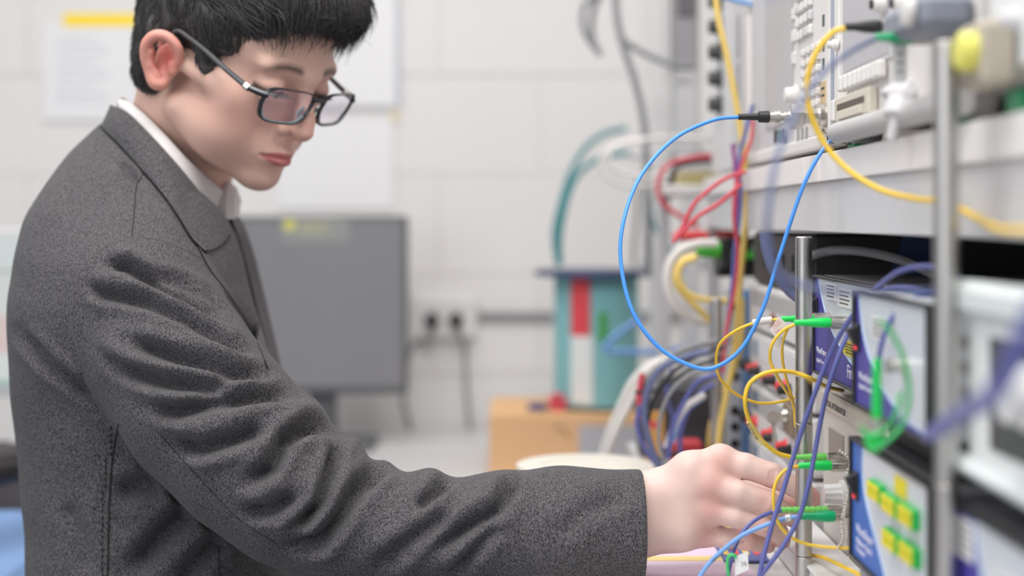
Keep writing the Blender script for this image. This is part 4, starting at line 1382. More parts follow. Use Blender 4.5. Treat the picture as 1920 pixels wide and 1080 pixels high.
    MB().box(.055, .205, 1.14, 1.36, 1.0002, 1.0012).build('sheet', mat('lilac', s2l(222, 200, 218), rough=.7), t)
    MB().box(.070, .200, 1.245, 1.262, 1.0012, 1.0016).build('yellow_line', mat('line_yellow', s2l(232, 206, 140), rough=.7), t)
    t = thing('coloured_card', (.19, 1.34, 1.0), 'blue, yellow and red printed card on the bench behind the hand', 'card')
    MB().box(.185, .225, 1.24, 1.42, 1.0014, 1.003).build('card_base', mat('card_blue', s2l(98, 108, 164), rough=.6), t)
    for k, cc in enumerate(((226, 196, 90), (214, 90, 92), (226, 196, 90), (214, 90, 92))):
        MB().box(.188 + .009 * k, .193 + .009 * k, 1.26, 1.40, 1.003, 1.0035).build('stripe', mat('card%d' % (k % 2), s2l(*cc), rough=.6), t)

    # ---- cables in the background
    c = cable
    c('grey cable running down the wall left of the frame, to the shelf', 'grey', .0062, [(1152, -30), (1158, 40), (1170, 90), (1190, 150), (1206, 220), (1212, 300), (1214, 400), (1216, 520)], 2.3)
    c('grey cable branching off to the tall grey module', 'grey', .0052, [(1165, 72), (1190, 90), (1225, 108), (1265, 122), (1300, 122)], 2.32)
    c('left grey cable of the two hanging from above, ending in a plug', 'grey', .0050, [(1118, -1320), (1118, -400), (1112, -40), (1095, 10), (1093, 50), (1108, 80), (1128, 104)], 2.35)
    c('right grey cable of the two hanging from above, ending in a plug', 'grey', .0050, [(1128, -1290), (1128, -400), (1126, -40), (1118, 0), (1110, 40), (1112, 74), (1124, 100)], 2.37)
    tl = 'teal cables rising from the drum'
    c('outer teal cable bowing out from the drum to the shelf', 'teal', .0050, [(1046, 498), (1040, 440), (1052, 380), (1072, 320), (1100, 275), (1135, 250), (1175, 240)], 2.58, group=tl)
    c('inner teal cable from the drum, lower than the other', 'teal', .0050, [(1050, 498), (1050, 440), (1064, 370), (1085, 325), (1118, 300), (1150, 290), (1185, 288)], 2.55, group=tl)
    c('dark cable hanging straight down onto the drum, right side', 'grey', .0040, [(1196, 340), (1194, 400), (1190, 450), (1188, 500)], 2.5)
    c('green-grey cable hanging behind the blue loop', 'teal', .0036, [(1218, 370), (1222, 410), (1236, 440), (1262, 470)], 2.35)
    c('upper white cable looping over the terminal tray', 'white', .0034, [(1318, 262, 2.436), (1330, 262), (1270, 258), (1200, 262), (1150, 275), (1125, 305), (1150, 340), (1200, 350), (1260, 335), (1330, 325), (1330, 325, 2.436)], 2.2)
    c('lower white cable looping under the terminal tray', 'white', .0032, [(1340, 315), (1280, 320), (1215, 330), (1165, 325), (1140, 300), (1160, 272), (1210, 264)], 2.12)
    rg = 'red leads at the terminal tray'
    c('red lead looping round from the tray to the lower left', 'red', .0034, [(1345, 292), (1290, 297), (1250, 312), (1234, 345), (1242, 380), (1275, 405), (1310, 425)], 1.95, group=rg)
    c('red lead slanting down from the yellow fibre to the red clips', 'red', .0023, [(1398, 322), (1360, 335), (1325, 360), (1300, 385), (1280, 425), (1262, 455)], 1.52, group=rg)
    c('second red lead crossing lower under the slanting one', 'red', .0023, [(1390, 345), (1350, 380), (1310, 405), (1285, 430), (1265, 450)], 1.50, group=rg)
    c('black lead beside the red loop at the tray', 'black', .0042, [(1352, 300), (1310, 302), (1270, 312), (1258, 340), (1262, 370)], 2.0)
    c('red lead hanging with the blue ones from the analyser', 'red', .0020, [(1412, 225), (1408, 265), (1392, 305), (1380, 350), (1376, 395), (1378, 430), (1384, 470), (1378, 540), (1362, 620), (1355, 700)], 1.56)
    c('blue lead hanging beside the red one under the shelf', 'navy', .0022, [(1412, 196), (1400, 240), (1386, 300), (1390, 360), (1386, 410), (1378, 460), (1374, 520), (1366, 590), (1360, 650)], 1.57)
    c('purple lead beside the blue one, farther back', 'purple', .0024, [(1374, 270), (1380, 330), (1382, 400), (1382, 450), (1380, 500), (1370, 570), (1360, 640)], 1.58)
    c('long yellow fibre hanging down past the far post', 'pale_yellow', .0036, [(1340, -40), (1346, 30), (1362, 100), (1376, 170), (1388, 240), (1396, 300), (1400, 370), (1397, 440), (1388, 520), (1383, 600), (1376, 670), (1362, 740), (1350, 800), (1344, 870)], 1.60)
    c('short yellow fibre hanging beside the long one, at the far post', 'pale_yellow', .0036, [(1392, 560), (1390, 640), (1372, 700), (1350, 750), (1334, 800), (1328, 870)], 1.66)
    c('blue cable crossing the top behind the yellow fibre', 'light_blue', .0028, [(1340, -12), (1375, 0), (1412, 8)], 1.60)
    # green coupler with white and yellow loops
    t = thing('green_coupler', P(1345, 470, 1.76), 'black coupler with green boots on both sides, above the white loop', 'coupler')
    D = 1.76
    z = P(0, 470, D).z
    MB().box(P(1349, 0, D).x, P(1367, 0, D).x, D - .02, D + .02, P(0, 503, D).z, P(0, 446, D).z, .002).build('block_body', BLACK, t)
    G5 = mat('boot_grass', s2l(84, 206, 70), rough=.4)
    MB().lathe((P(1304, 0, D).x, D, z), (1, 0, 0), [(0, .006), (.010, .0085), (.028, .0100), (P(1349, 0, D).x - P(1304, 0, D).x, .0100)], 18).build('boot', G5, t)
    MB().lathe((P(1367, 0, D).x, D, P(0, 478, D).z), (1, 0, 0), [(0, .007), (.030, .006), (.034, .004)], 18).build('boot', G5, t)
    MB().box(P(1412, 0, D).x, P(1430, 0, D).x, D - .008, D + .008, P(0, 486, D).z, P(0, 455, D).z, .002).build('white_end', WHITE, t)
    MB().box(P(1349, 0, D).x, P(1440, 0, D).x, D + .01, D + .05, P(0, 520, D).z, P(0, 445, D).z, .002).build('backplate', BLACK, t)
    c('thick white loop hanging from the green coupler', 'white', .0055, [(1345, 456), (1310, 457), (1275, 470), (1254, 500), (1252, 540), (1268, 575), (1300, 598), (1335, 604)], 1.74)
    c('inner yellow fibre loop from the green coupler', 'pale_yellow', .0042, [(1306, 480), (1282, 487), (1268, 510), (1270, 535), (1290, 560), (1315, 585), (1330, 602)], 1.72)
    c('yellow fibre running right from the coupler loop to the middle post', 'pale_yellow', .0036, [(1304, 484), (1280, 494), (1273, 520), (1290, 550), (1330, 563), (1380, 562), (1430, 550), (1490, 545)], 1.70)
    for i, (x0, x1, y, lb) in enumerate(((1262, 1330, 442, 'left red clip handle under the shelf'), (1342, 1380, 440, 'right red clip handle under the shelf'))):
        t = thing('clip', P((x0 + x1) / 2, y, 1.9), lb, 'clip', 'red clips under the shelf')
        a, b = P(x0, y, 1.9), P(x1, y, 1.9)
        MB().tube([a, a.lerp(b, .2), a.lerp(b, .8), b], [.004, .0068, .0068, .004], 12).build('grip', REDP, t)
        MB().cyl(b, b + Vector((.012, 0, 0)), .0022).build('jaw', NICKEL, t)
    c('blue cable in a bend in front of the drum', 'light_blue', .0050, [(1200, 598), (1170, 618), (1138, 645), (1140, 658), (1180, 660), (1230, 660), (1280, 655), (1318, 650, 2.444)], 2.3)
    wl = 'white hoses bending down to the bobbin'
    c('front white hose bending down to the bobbin', 'white', .0056, [(1262, 672), (1225, 682), (1190, 712), (1165, 760), (1140, 820), (1122, 880)], 1.78, group=wl)
    c('rear white hose bending down to the bobbin', 'white', .0046, [(1258, 668), (1220, 690), (1198, 722), (1176, 765), (1150, 820), (1130, 880)], 1.72, group=wl)
    # heap of loose leads and black devices behind the hand
    t = thing('black_adapter', P(1300, 760, 1.70), 'black power brick standing in the heap of leads behind the hand', 'adapter')
    D = 1.72
    a, b = P(1268, 700, D), P(1345, 838, D)
    MB().box(a.x, b.x, D, D + .07, 1.0, P(0, 720, D).z, .008).build('brick_body', mat('brick_dark', s2l(62, 60, 64), rough=.5), t)
    MB().box(a.x + .006, b.x - .006, D - .001, D, P(0, 800, D).z, P(0, 750, D).z, .0005).build('rating_label', DARK, t)
    t = thing('dark_tray', P(1260, 720, 1.8), 'dark tray on the bench beneath the heap of leads', 'tray')
    MB().box(P(1200, 0, 1.8).x, P(1350, 0, 1.8).x, 1.79, 1.85, 1.0, P(0, 712, 1.8).z, .004).build('tray_body', mat('tray_grey', s2l(86, 84, 90), rough=.6), t)
    t = thing('red_connector', P(1290, 836, 1.62), 'red socket strip in the heap of leads behind the hand', 'connector')
    D = 1.63
    MB().box(P(1262, 0, D).x, P(1318, 0, D).x, D, D + .03, 1.0, P(0, 828, D).z, .003).build('strip_body', mat('strip_red', s2l(204, 64, 74), rough=.5), t)
    t = thing('orange_card', P(1235, 820, 1.74), 'orange cardboard strip standing in the heap of leads', 'card')
    D = 1.75
    MB().box(P(1212, 0, D).x, P(1246, 0, D).x, D, D + .006, 1.0, P(0, 772, D).z, .001).build('card_body', mat('card_orange', s2l(222, 164, 92), rough=.7), t)
    rnd = random.Random(21)
    cols = [('grey', 'grey'), ('navy', 'dark blue'), ('slate', 'slate blue'), ('black', 'black'), ('navy', 'dark blue'), ('white', 'white'), ('black', 'black'), ('navy', 'dark blue'), ('grey', 'grey'), ('light_blue', 'pale blue'), ('black', 'black'), ('red', 'red'), ('navy', 'dark blue'), ('white', 'white')]
    base = [
        ([(1345, 690), (1300, 700), (1262, 730), (1240, 775), (1236, 830), (1250, 880)], 'arching leftmost into the heap'),
        ([(1350, 700), (1310, 715), (1285, 750), (1262, 800), (1252, 860)], 'slanting down beside the orange card'),
        ([(1330, 660), (1290, 668), (1240, 690), (1215, 730), (1208, 780), (1222, 840), (1245, 890)], 'in the widest arc on the left of the heap'),
        ([(1360, 650), (1310, 665), (1260, 700), (1228, 745), (1212, 800)], 'running under the end of the white hoses'),
        ([(1200, 760), (1195, 800), (1212, 845), (1238, 880), (1262, 905)], 'curving down left of the orange card'),
        ([(1322, 740), (1290, 760), (1268, 790), (1250, 840)], 'crossing the black power brick'),
        ([(1350, 670), (1300, 690), (1255, 715), (1220, 735), (1190, 735)], 'lying across the dark tray'),
        ([(1340, 720), (1316, 735), (1285, 780), (1275, 830), (1280, 870)], 'hanging straight before the black brick'),
        ([(1345, 640), (1300, 650), (1262, 668), (1235, 705), (1225, 750)], 'topmost over the dark tray'),
        ([(1320, 745), (1300, 760), (1276, 785), (1262, 830)], 'short, above the red socket strip'),
        ([(1310, 860), (1280, 850), (1240, 860), (1225, 890)], 'lowest, at the foot of the heap'),
        ([(1205, 700), (1198, 740), (1204, 780), (1230, 800)], 'short, at the left end of the dark tray'),
        ([(1260, 690), (1250, 740), (1262, 790), (1240, 850)], 'wavy, in front of the orange card'),
        ([(1300, 870), (1270, 870), (1250, 885), (1240, 905)], 'low, just above the knuckles'),
    ]
    for i, ((pts, where), (cl, nm)) in enumerate(zip(base, cols)):
        D = 1.50 + .012 * i
        c('%s lead %s' % (nm, where), cl, .0021 + .0007 * (i % 3), pts, D, group='loose leads in the heap behind the hand')


front_cables()
back_things()
# ------------------------------------------------------------------ the person
def person():
    D0 = 1.42
    root = thing('person', (P(300, 412, D0).x, D0, 0.0),
                 'person in a dark grey wool jacket and glasses reaching out to turn a knob', 'person')

    # ---------------- materials
    def vcol_skin():
        m = mat('skin', (0.6, 0.4, 0.33), rough=0.47, spec=0.4, sub=0.06, bump=0.12, bscale=900)
        nt = m.node_tree
        a = nt.nodes.new('ShaderNodeVertexColor')
        a.layer_name = 'Col'
        nt.links.new(a.outputs['Color'], nt.nodes['Principled BSDF'].inputs['Base Color'])
        return m

    def wool():
        m = mat('wool', (0.06, 0.055, 0.06), rough=0.95, spec=0.1, sheen=0.08)
        nt = m.node_tree
        b = nt.nodes['Principled BSDF']
        tc = nt.nodes.new('ShaderNodeTexCoord')
        n = nt.nodes.new('ShaderNodeTexNoise')
        n.inputs['Scale'].default_value = 1150
        n.inputs['Detail'].default_value = 2
        mp = nt.nodes.new('ShaderNodeMapping')
        mp.inputs['Scale'].default_value = (1.0, 1.0, 0.45)
        mp.inputs['Rotation'].default_value = (0, 0.6, 0)
        nt.links.new(tc.outputs['Object'], mp.inputs['Vector'])
        nt.links.new(mp.outputs['Vector'], n.inputs['Vector'])
        r = nt.nodes.new('ShaderNodeValToRGB')
        r.color_ramp.elements[0].position = 0.34
        r.color_ramp.elements[0].color = (0.024, 0.0225, 0.025, 1)
        r.color_ramp.elements[1].position = 0.72
        r.color_ramp.elements[1].color = (0.172, 0.163, 0.173, 1)
        nt.links.new(n.outputs['Fac'], r.inputs['Fac'])
        nt.links.new(r.outputs['Color'], b.inputs['Base Color'])
        v = nt.nodes.new('ShaderNodeTexNoise')
        v.inputs['Scale'].default_value = 900
        nt.links.new(tc.outputs['Object'], v.inputs['Vector'])
        bp = nt.nodes.new('ShaderNodeBump')
        bp.inputs['Strength'].default_value = 0.5
        bp.inputs['Distance'].default_value = 0.0012
        nt.links.new(v.outputs['Fac'], bp.inputs['Height'])
        nt.links.new(bp.outputs['Normal'], b.inputs['Normal'])
        return m

    SK = vcol_skin()
    WO = wool()
    SEAM = mat('seam_thread', (0.022, 0.021, 0.022), rough=1)
    SHIRT = mat('shirt_cotton', (0.74, 0.72, 0.72), rough=0.85, bump=0.2, bscale=900)
    HAIR = mat('hair', (0.040, 0.036, 0.037), rough=0.42, spec=0.7, noise=0.4, nscale=300)
    EYEW = mat('eye_white', (0.6, 0.56, 0.54), rough=0.15)
    IRIS = mat('iris', (0.02, 0.012, 0.008), rough=0.1)
    GFRAME = mat('glasses_plastic', (0.012, 0.016, 0.02), rough=0.28, coat=0.3)
    GTEMP = mat('temple_plastic', (0.07, 0.07, 0.078), rough=0.42)
    CHROME = mat('chrome', (0.75, 0.74, 0.72), rough=0.18, metal=1)
    GRIM = mat('clear_rim', (0.28, 0.36, 0.38), rough=0.2, coat=0.5)

    # ---------------- head transform: x forward, y to the person's left, z up, origin between the ears
    O = P(432, 122, 1.37)
    HM = (Matrix.Translation(O) @ Matrix.Rotation(math.radians(-31), 4, 'Z') @ Matrix.Rotation(math.radians(26), 4, 'Y')
          @ Matrix.Rotation(math.radians(2), 4, 'X') @ Matrix.Diagonal((1, 1, 0.93, 1)))
    HI = HM.inverted()
    L = lambda px, py, D: tuple(HI @ P(px, py, D))

    # ---------------- head and neck
    H = Field((-0.13, -0.115, -0.215), (0.135, 0.115, 0.15), 0.00145)
    H.ell((-0.012, 0, 0.050), (0.094, 0.073, 0.080), 0.01)
    H.ell((0.036, 0, 0.044), (0.060, 0.060, 0.056), 0.02)
    H.ell((0.034, 0, -0.020), (0.053, 0.057, 0.062), 0.02)
    H.ell((0.026, 0, -0.052), (0.052, 0.050, 0.046), 0.02)
    H.cap((0.004, 0.053, -0.046), (0.072, 0.010, -0.086), 0.016, 0.013, 0.022, mirror=True)
    H.ball((0.080, 0, -0.084), 0.0135, 0.016)
    H.ball((0.054, 0.044, -0.012), 0.019, 0.022, mirror=True)
    H.ball((0.050, 0.036, -0.048), 0.026, 0.022, mirror=True)
    H.cap((0.092, 0.004, 0.030), (0.080, 0.043, 0.034), 0.0085, 0.008, 0.012, mirror=True)
    H.cap((0.0, 0.066, 0.0), (0.04, 0.058, -0.004), 0.008, 0.010, 0.014, mirror=True)
    # eye sockets, eyeballs under closed upper lids
    H.ball((0.105, 0.031, 0.012), 0.0130, 0.013, 'sub', mirror=True)
    H.ball((0.0808, 0.032, 0.0125), 0.0136, 0.005, mirror=True)
    H.cap((0.0925, 0.022, 0.0020), (0.086, 0.043, 0.003), 0.0042, 0.0035, 0.006, mirror=True)
    H.cap((0.0965, 0.0235, 0.0075), (0.0895, 0.0445, 0.0080), 0.0018, 0.0014, 0.0015, 'sub', mirror=True)
    # nose
    H.cap((0.0935, 0, 0.020), (0.1065, 0, -0.010), 0.0068, 0.0080, 0.011)
    H.cap((0.1065, 0, -0.010), (0.110, 0, -0.0225), 0.0080, 0.0096, 0.008)
    H.ball((0.0965, 0.0125, -0.0255), 0.0070, 0.007, mirror=True)
    H.cap((0.108, 0, -0.029), (0.094, 0, -0.034), 0.0040, 0.005, 0.006)
    H.cap((0.104, 0.0070, -0.0345), (0.097, 0.0085, -0.0320), 0.0030, 0.0030, 0.003, 'sub', mirror=True)
    # muzzle, lips, chin crease
    H.ell((0.077, 0, -0.054), (0.021, 0.027, 0.024), 0.014)
    H.cap((0.0985, 0.003, -0.0515), (0.0845, 0.0235, -0.0565), 0.0056, 0.0026, 0.0045, mirror=True)
    H.cap((0.0970, 0.003, -0.0620), (0.0845, 0.020, -0.0600), 0.0072, 0.0032, 0.0045, mirror=True)
    H.cap((0.1040, 0, -0.0562), (0.0885, 0.0235, -0.0580), 0.0011, 0.0009, 0.0025, 'sub', mirror=True)
    H.cap((0.100, 0.0, -0.0395), (0.1025, 0.0, -0.046), 0.0026, 0.0022, 0.005, 'sub')
    H.cap((0.1000, -0.012, -0.0740), (0.1000, 0.012, -0.0740), 0.0055, 0.0055, 0.010, 'sub')
    # neck running down into the collar
    n0 = L(370, 205, 1.40)
    n1 = L(318, 330, 1.42)
    n2 = L(300, 420, 1.42)
    H.chain([(*L(364, 130, 1.385), 0.051), (*n0, 0.056), (*n1, 0.056), (*n2, 0.046)], 0.016)
    # ears
    spl4 = lambda q: [tuple(v) for v in spline([Vector(p) for p in q], 4)]
    for sy in (1, -1):
        ea = lambda pts: [(x * 0.74 + 0.0005, sy * y, z * 0.75 - 0.0075, r * .92) for x, y, z, r in pts]
        H.ell((-0.009, sy * 0.0735, -0.005), (0.015, 0.0050, 0.026), 0.004)
        H.chain(spl4(ea([(0.006, 0.074, 0.004, 0.0030), (0.008, 0.076, 0.018, 0.0034), (0.005, 0.081, 0.032, 0.0036),
                    (-0.008, 0.087, 0.0395, 0.0038), (-0.022, 0.091, 0.034, 0.0040), (-0.030, 0.092, 0.018, 0.0040),
                    (-0.029, 0.089, 0.000, 0.0038), (-0.022, 0.084, -0.016, 0.0040), (-0.012, 0.080, -0.027, 0.0060),
                    (-0.004, 0.077, -0.026, 0.0050)])), 0.004)
        H.chain(ea([(-0.014, 0.086, 0.026, 0.0026), (-0.021, 0.087, 0.010, 0.0030), (-0.019, 0.085, -0.006, 0.0030),
                    (-0.010, 0.082, -0.015, 0.0030)]), 0.004)
        H.cap((-0.006, sy * 0.083, -0.007), (-0.009, sy * 0.084, 0.003), 0.0068, 0.0062, 0.003, 'sub')
        H.cap((0.004, sy * 0.0755, -0.010), (0.001, sy * 0.078, -0.004), 0.0042, 0.0032, 0.004)
    V, Q = H.mesh(2)
    Vh = V.copy()
    # colour of the skin
    C = np.tile(np.array(s2l(220, 180, 164)), (len(V), 1))
    x, y, z = V[:, 0], np.abs(V[:, 1]), V[:, 2]

    def blend(w, col):
        w = np.clip(w, 0, 1)[:, None]
        C[:] = C * (1 - w) + np.array(col) * w

    g = lambda cx, cy, cz, r: np.exp(-(((x - cx) ** 2 + (y - cy) ** 2 + (z - cz) ** 2) / r ** 2))
    blend(0.5 * g(0.068, 0.045, -0.025, 0.03), s2l(208, 148, 136))
    blend(0.5 * g(0.112, 0, -0.022, 0.018), s2l(205, 142, 130))
    earm = (y > 0.0745) & (x < 0.012) & (x > -0.04) & (z < 0.05) & (z > -0.045)
    blend(earm * 0.65, s2l(222, 140, 126))
    blend(earm * 0.8 * g(-0.006, 0.080, 0.0, 0.012), s2l(200, 80, 70))
    # lips
    ly = y / 0.0255
    up = -0.0575 + 0.0085 * (1 - ly ** 2) - 0.0015 * np.exp(-(y / 0.003) ** 2)
    lo = -0.0575 - 0.0105 * (1 - ly ** 2)
    inl = np.clip((up - z) / 0.0012, 0, 1) * np.clip((z - lo) / 0.0016, 0, 1) * (ly < 1) * (x > 0.08)
    blend(inl * 0.9, s2l(192, 108, 110))
    # eyebrows and lash line
    bz = 0.0345 + 0.004 * np.sin(np.clip((y - 0.012) / 0.04, 0, 1) * PI) - 0.004 * np.clip((y - 0.012) / 0.04, 0, 1)
    bw = (1 - np.clip(np.abs(z - bz) / 0.0064, 0, 1)) * np.clip((y - 0.011) / 0.006, 0, 1) * np.clip((0.052 - y) / 0.012, 0, 1) * (x > 0.05)
    blend(bw * 1.3 * 0.72, s2l(50, 36, 32))
    lash = np.exp(-((z - 0.0095) / 0.0036) ** 2) * (np.abs(y - 0.033) < 0.0125) * (x > 0.07)
    blend(lash * 0.95, s2l(32, 22, 20))
    blend(0.25 * g(0.086, 0.032, 0.022, 0.012), s2l(150, 100, 86))
    blend(0.55 * g(0.036, 0.060, -0.008, 0.011) * (y > .04), s2l(70, 54, 50))
    blend(0.5 * g(0.045, 0.058, 0.036, 0.012) * (y > .04), s2l(80, 62, 56))
    # short hair painted under the strands at the nape, sides and temples (the scalp)
    Vw = V @ np.array(HM.to_3x3()).T + np.array(O)
    heads = (Vw, Q, C)

    # ---------------- right hand, gripping the knob
    A = Field(P(1165, 1075, 1.10) + Vector((0, -0.03, -0.02)), P(1550, 810, 1.24) + Vector((0.01, 0.02, 0.01)), 0.00105)
    pt = lambda px, py, D, r: (*P(px, py, D), r)
    # wrist and back of the hand
    A.chain([pt(1120, 955, 1.175, .027), pt(1190, 948, 1.175, .0245), pt(1236, 930, 1.177, .0215)], .012)
    A.chain([pt(1120, 985, 1.175, .027), pt(1190, 985, 1.175, .0250), pt(1238, 984, 1.175, .0215)], .012)
    mc = [(1352, 866, 1.172, .0125), (1330, 910, 1.164, .0122), (1331, 957, 1.166, .0115), (1318, 1000, 1.176, .0108)]
    for (a, b, c, r), (wx, wy) in zip(mc, ((1236, 928), (1240, 948), (1240, 968), (1238, 988))):
        A.chain([pt(wx, wy, 1.178, .0165), pt((wx + a) / 2, (wy + b) / 2 - (12 if wy < 935 else 4 if wy < 950 else 0), 1.170, .0150), pt(a, b, c, r)], .011)
    # palm side bulk (thenar)
    A.chain([pt(1245, 950, 1.195, .020), pt(1310, 945, 1.20, .016), pt(1345, 950, 1.20, .012)], .012)
    A.chain([pt(1245, 985, 1.190, .018), pt(1300, 990, 1.195, .014)], .012)
    # fingers
    fing = {
        'index': [pt(1352, 866, 1.172, .0120), pt(1398, 874, 1.163, .0104), pt(1447, 891, 1.158, .0099), pt(1490, 912, 1.160, .0087), pt(1522, 930, 1.164, .0070)],
        'middle': [pt(1330, 910, 1.164, .0118), pt(1386, 924, 1.153, .0096), pt(1437, 942, 1.152, .0096), pt(1472, 962, 1.166, .0084), pt(1490, 975, 1.180, .0070)],
        'ring': [pt(1331, 957, 1.166, .0110), pt(1382, 969, 1.155, .0090), pt(1430, 983, 1.154, .0088), pt(1460, 1000, 1.166, .0080), pt(1467, 1014, 1.180, .0068)],
        'pinky': [pt(1318, 1000, 1.176, .0102), pt(1362, 1009, 1.168, .0082), pt(1402, 1014, 1.165, .0078), pt(1432, 1020, 1.174, .0070), pt(1440, 1024, 1.185, .0060)],
        'thumb': [pt(1275, 935, 1.200, .0165), pt(1360, 918, 1.212, .0125), pt(1440, 925, 1.210, .0105), pt(1490, 935, 1.200, .0098), pt(1520, 940, 1.194, .0080)]}
    for k_, ch in fing.items():
        T = Field(A.lo, A.lo + 1, 1)        # each finger is meshed into the same field, joined only near its root
        A.chain(ch[:2], .0045 if k_ != 'thumb' else .007)
        A.chain(ch[1:], .0022)
    # knuckles and small creases over the finger joints
    for (a, b, c, r) in mc:
        A.ball(P(a - 2, b - 6, c - .0030), r * .80, .009)
    for f_, a, b, c in (('i', 1447, 899, 1.158), ('m', 1437, 942, 1.152), ('r', 1430, 983, 1.154)):
        for dx in (-5, 0, 5):
            A.cap(P(a + dx + 3, b - 16, c - .0085), P(a + dx - 3, b + 8, c - .0100), .0006, .0006, .0016, 'sub')
    V, Q = A.mesh(2)
    Ca = np.tile(np.array(s2l(222, 192, 183)), (len(V), 1))

    def bl2(c, r, w, col):
        d = np.exp(-(((V - np.array(c)) ** 2).sum(1)) / r ** 2)[:, None] * w
        Ca[:] = Ca * (1 - d) + np.array(col) * d

    for (a, b, c, r) in mc:
        bl2(P(a, b, c - .012), .012, .45, s2l(222, 150, 138))
    for a, b, c in ((1447, 899, 1.15), (1437, 942, 1.143), (1430, 983, 1.145), (1402, 1014, 1.158)):
        bl2(P(a, b, c), .010, .4, s2l(220, 150, 140))
    for k_, ch in fing.items():
        bl2(ch[-1][:3], .014, .6, s2l(222, 142, 134))
    bl2(P(1335, 930, 1.16), .013, .35, s2l(200, 130, 118))
    n0_ = len(heads[0])
    # ---------------- trunk and legs under the clothes (coarse, joined into the same body)
    B = Field((-0.52, 1.20, 0.02), (0.02, 1.62, 1.40), 0.012)
    tp = lambda px, py, D, r: (*P(px, py, D), r)
    B.chain([tp(315, 440, 1.42, .045), tp(265, 540, 1.42, .085), tp(290, 900, 1.42, .10), tp(330, 1080, 1.42, .11)], .05)
    B.chain([tp(265, 545, 1.27, .036), tp(420, 790, 1.22, .030), tp(640, 978, 1.19, .024)], .02)
    B.chain([(P(330, 1080, 1.42).x, 1.34, .92, .075), (P(340, 1080, 1.42).x, 1.33, .5, .055), (P(330, 1080, 1.42).x, 1.33, .10, .04)], .04)
    B.chain([(P(330, 1080, 1.42).x, 1.50, .92, .075), (P(340, 1080, 1.42).x, 1.51, .5, .055), (P(330, 1080, 1.42).x, 1.51, .10, .04)], .04)
    Vb, Qb = B.mesh(1)
    B2 = Field(P(560, 1080, 1.2) + Vector((0, -.06, -.06)), P(1215, 900, 1.2) + Vector((0, .06, .06)), 0.004)
    B2.chain([tp(640, 982, 1.19, .024), tp(900, 992, 1.18, .023), tp(1195, 966, 1.175, .024)], .02)
    Vc, Qc = B2.mesh(1)
    allV = np.concatenate([heads[0], V, Vb, Vc])
    o1 = n0_
    o2 = o1 + len(V)
    o3 = o2 + len(Vb)
    allQ = np.concatenate([heads[1], Q + o1, Qb + o2, Qc + o3])
    allC = np.concatenate([heads[2], Ca, np.tile(np.array(s2l(220, 180, 164)), (len(Vb) + len(Vc), 1))])
    body = np_mesh('body', allV, allQ, SK, root, allC)
    headbvh = BVHTree.FromPolygons([tuple(v) for v in Vh.tolist()], heads[1].tolist())

    LV = lambda p: HM @ Vector(p)

    # ---------------- eyes
    for sy in (-1, 1):
        c = LV((0.0815, sy * 0.0325, 0.0085))
        e = MB().sphere(c, 0.0118, 20, 12).build('eyeball', EYEW, root)
        d_ = (LV((0.095, sy * 0.033, 0.0045)) - c).normalized()
        MB().sphere(c + d_ * 0.0078, 0.0050, 14, 8).build('iris', IRIS, e)
        lm = MB()
        for k in range(15):
            t = k / 14
            yy = sy * (0.021 + 0.024 * t)
            p = Vector((0.0955 - 0.0075 * t ** 1.4 - 0.0008, yy, 0.0100 - 0.001 * t))
            q = p + Vector((0.0075, sy * 0.0025 * (t - .2), -0.0020))
            lm.tube([LV(p), LV((p + q) / 2 + Vector((0, 0, -.0009))), LV(q)], [.00075, .0005, .0001], 4)
        lm.build('eyelashes', HAIR, root)
    # ---------------- hair
    c0 = np.array((-0.012, 0, 0.050))
    r0 = np.array((0.094, 0.073, 0.080))
    hf = Field((-0.135, -0.105, -0.085), (0.140, 0.105, 0.185), 0.0024)
    hf.ell((-0.010, 0, 0.066), (0.101, 0.081, 0.086), 0.01)
    hf.ell((0.046, 0, 0.096), (0.062, 0.062, 0.042), 0.02)
    hf.ell((0.053, 0.008, 0.103), (0.056, 0.052, 0.035), 0.02)
    hf.ell((-0.040, 0, 0.030), (0.068, 0.071, 0.074), 0.012)
    hf.ell((-0.052, 0, -0.012), (0.050, 0.060, 0.050), 0.01)
    hf.chain([(0.030, 0.0610, 0.055, 0.013), (0.042, 0.0590, 0.040, 0.008)], 0.014, mirror=True)
    hf.cap((0.030, 0.060, 0.062), (0.055, 0.050, 0.070), 0.014, 0.012, 0.01, mirror=True)
    hf.chain([(-0.034, 0.056, 0.02, 0.022), (-0.040, 0.050, -0.030, 0.022)], 0.01, mirror=True)
    # cut away the face, ears and neck
    hf.cap((0.10, 0, 0.016), (0.10, 0, -0.06), 0.066, 0.090, 0.006, 'sub')
    hf.cap((0.066, 0.092, 0.022), (0.060, 0.10, -0.06), 0.033, 0.045, 0.006, 'sub', mirror=True)
    hf.cap((0.095, 0.0, 0.034), (0.105, 0.0, 0.034), 0.040, 0.040, 0.006, 'sub')
    hf.cap((-0.007, 0.092, 0.008), (-0.002, 0.092, -0.02), 0.0235, 0.026, 0.004, 'sub', mirror=True)
    hf.chain([(0.014, 0.0645, 0.052, 0.012), (0.028, 0.0635, 0.016, 0.0078), (0.037, 0.0605, -0.014, 0.0034)], 0.010, mirror=True)
    HV, HQ = hf.mesh(2)
    HN = vnormals(HV, HQ)
    hv2 = HV.copy()
    un = np.sin(HV[:, 1] * 420 + 5 * np.sin(HV[:, 0] * 60)) * 0.0014 + np.sin(HV[:, 1] * 900 + 6 * np.sin(HV[:, 0] * 90)) * 0.0007 + np.sin(HV[:, 0] * 200 + HV[:, 2] * 160) * 0.0012
    sgn = 1.0 if ((HV - HV.mean(0)) * HN).sum() > 0 else -1.0
    hv2 += HN * sgn * un[:, None]
    HVw = hv2 @ np.array(HM.to_3x3()).T + np.array(O)
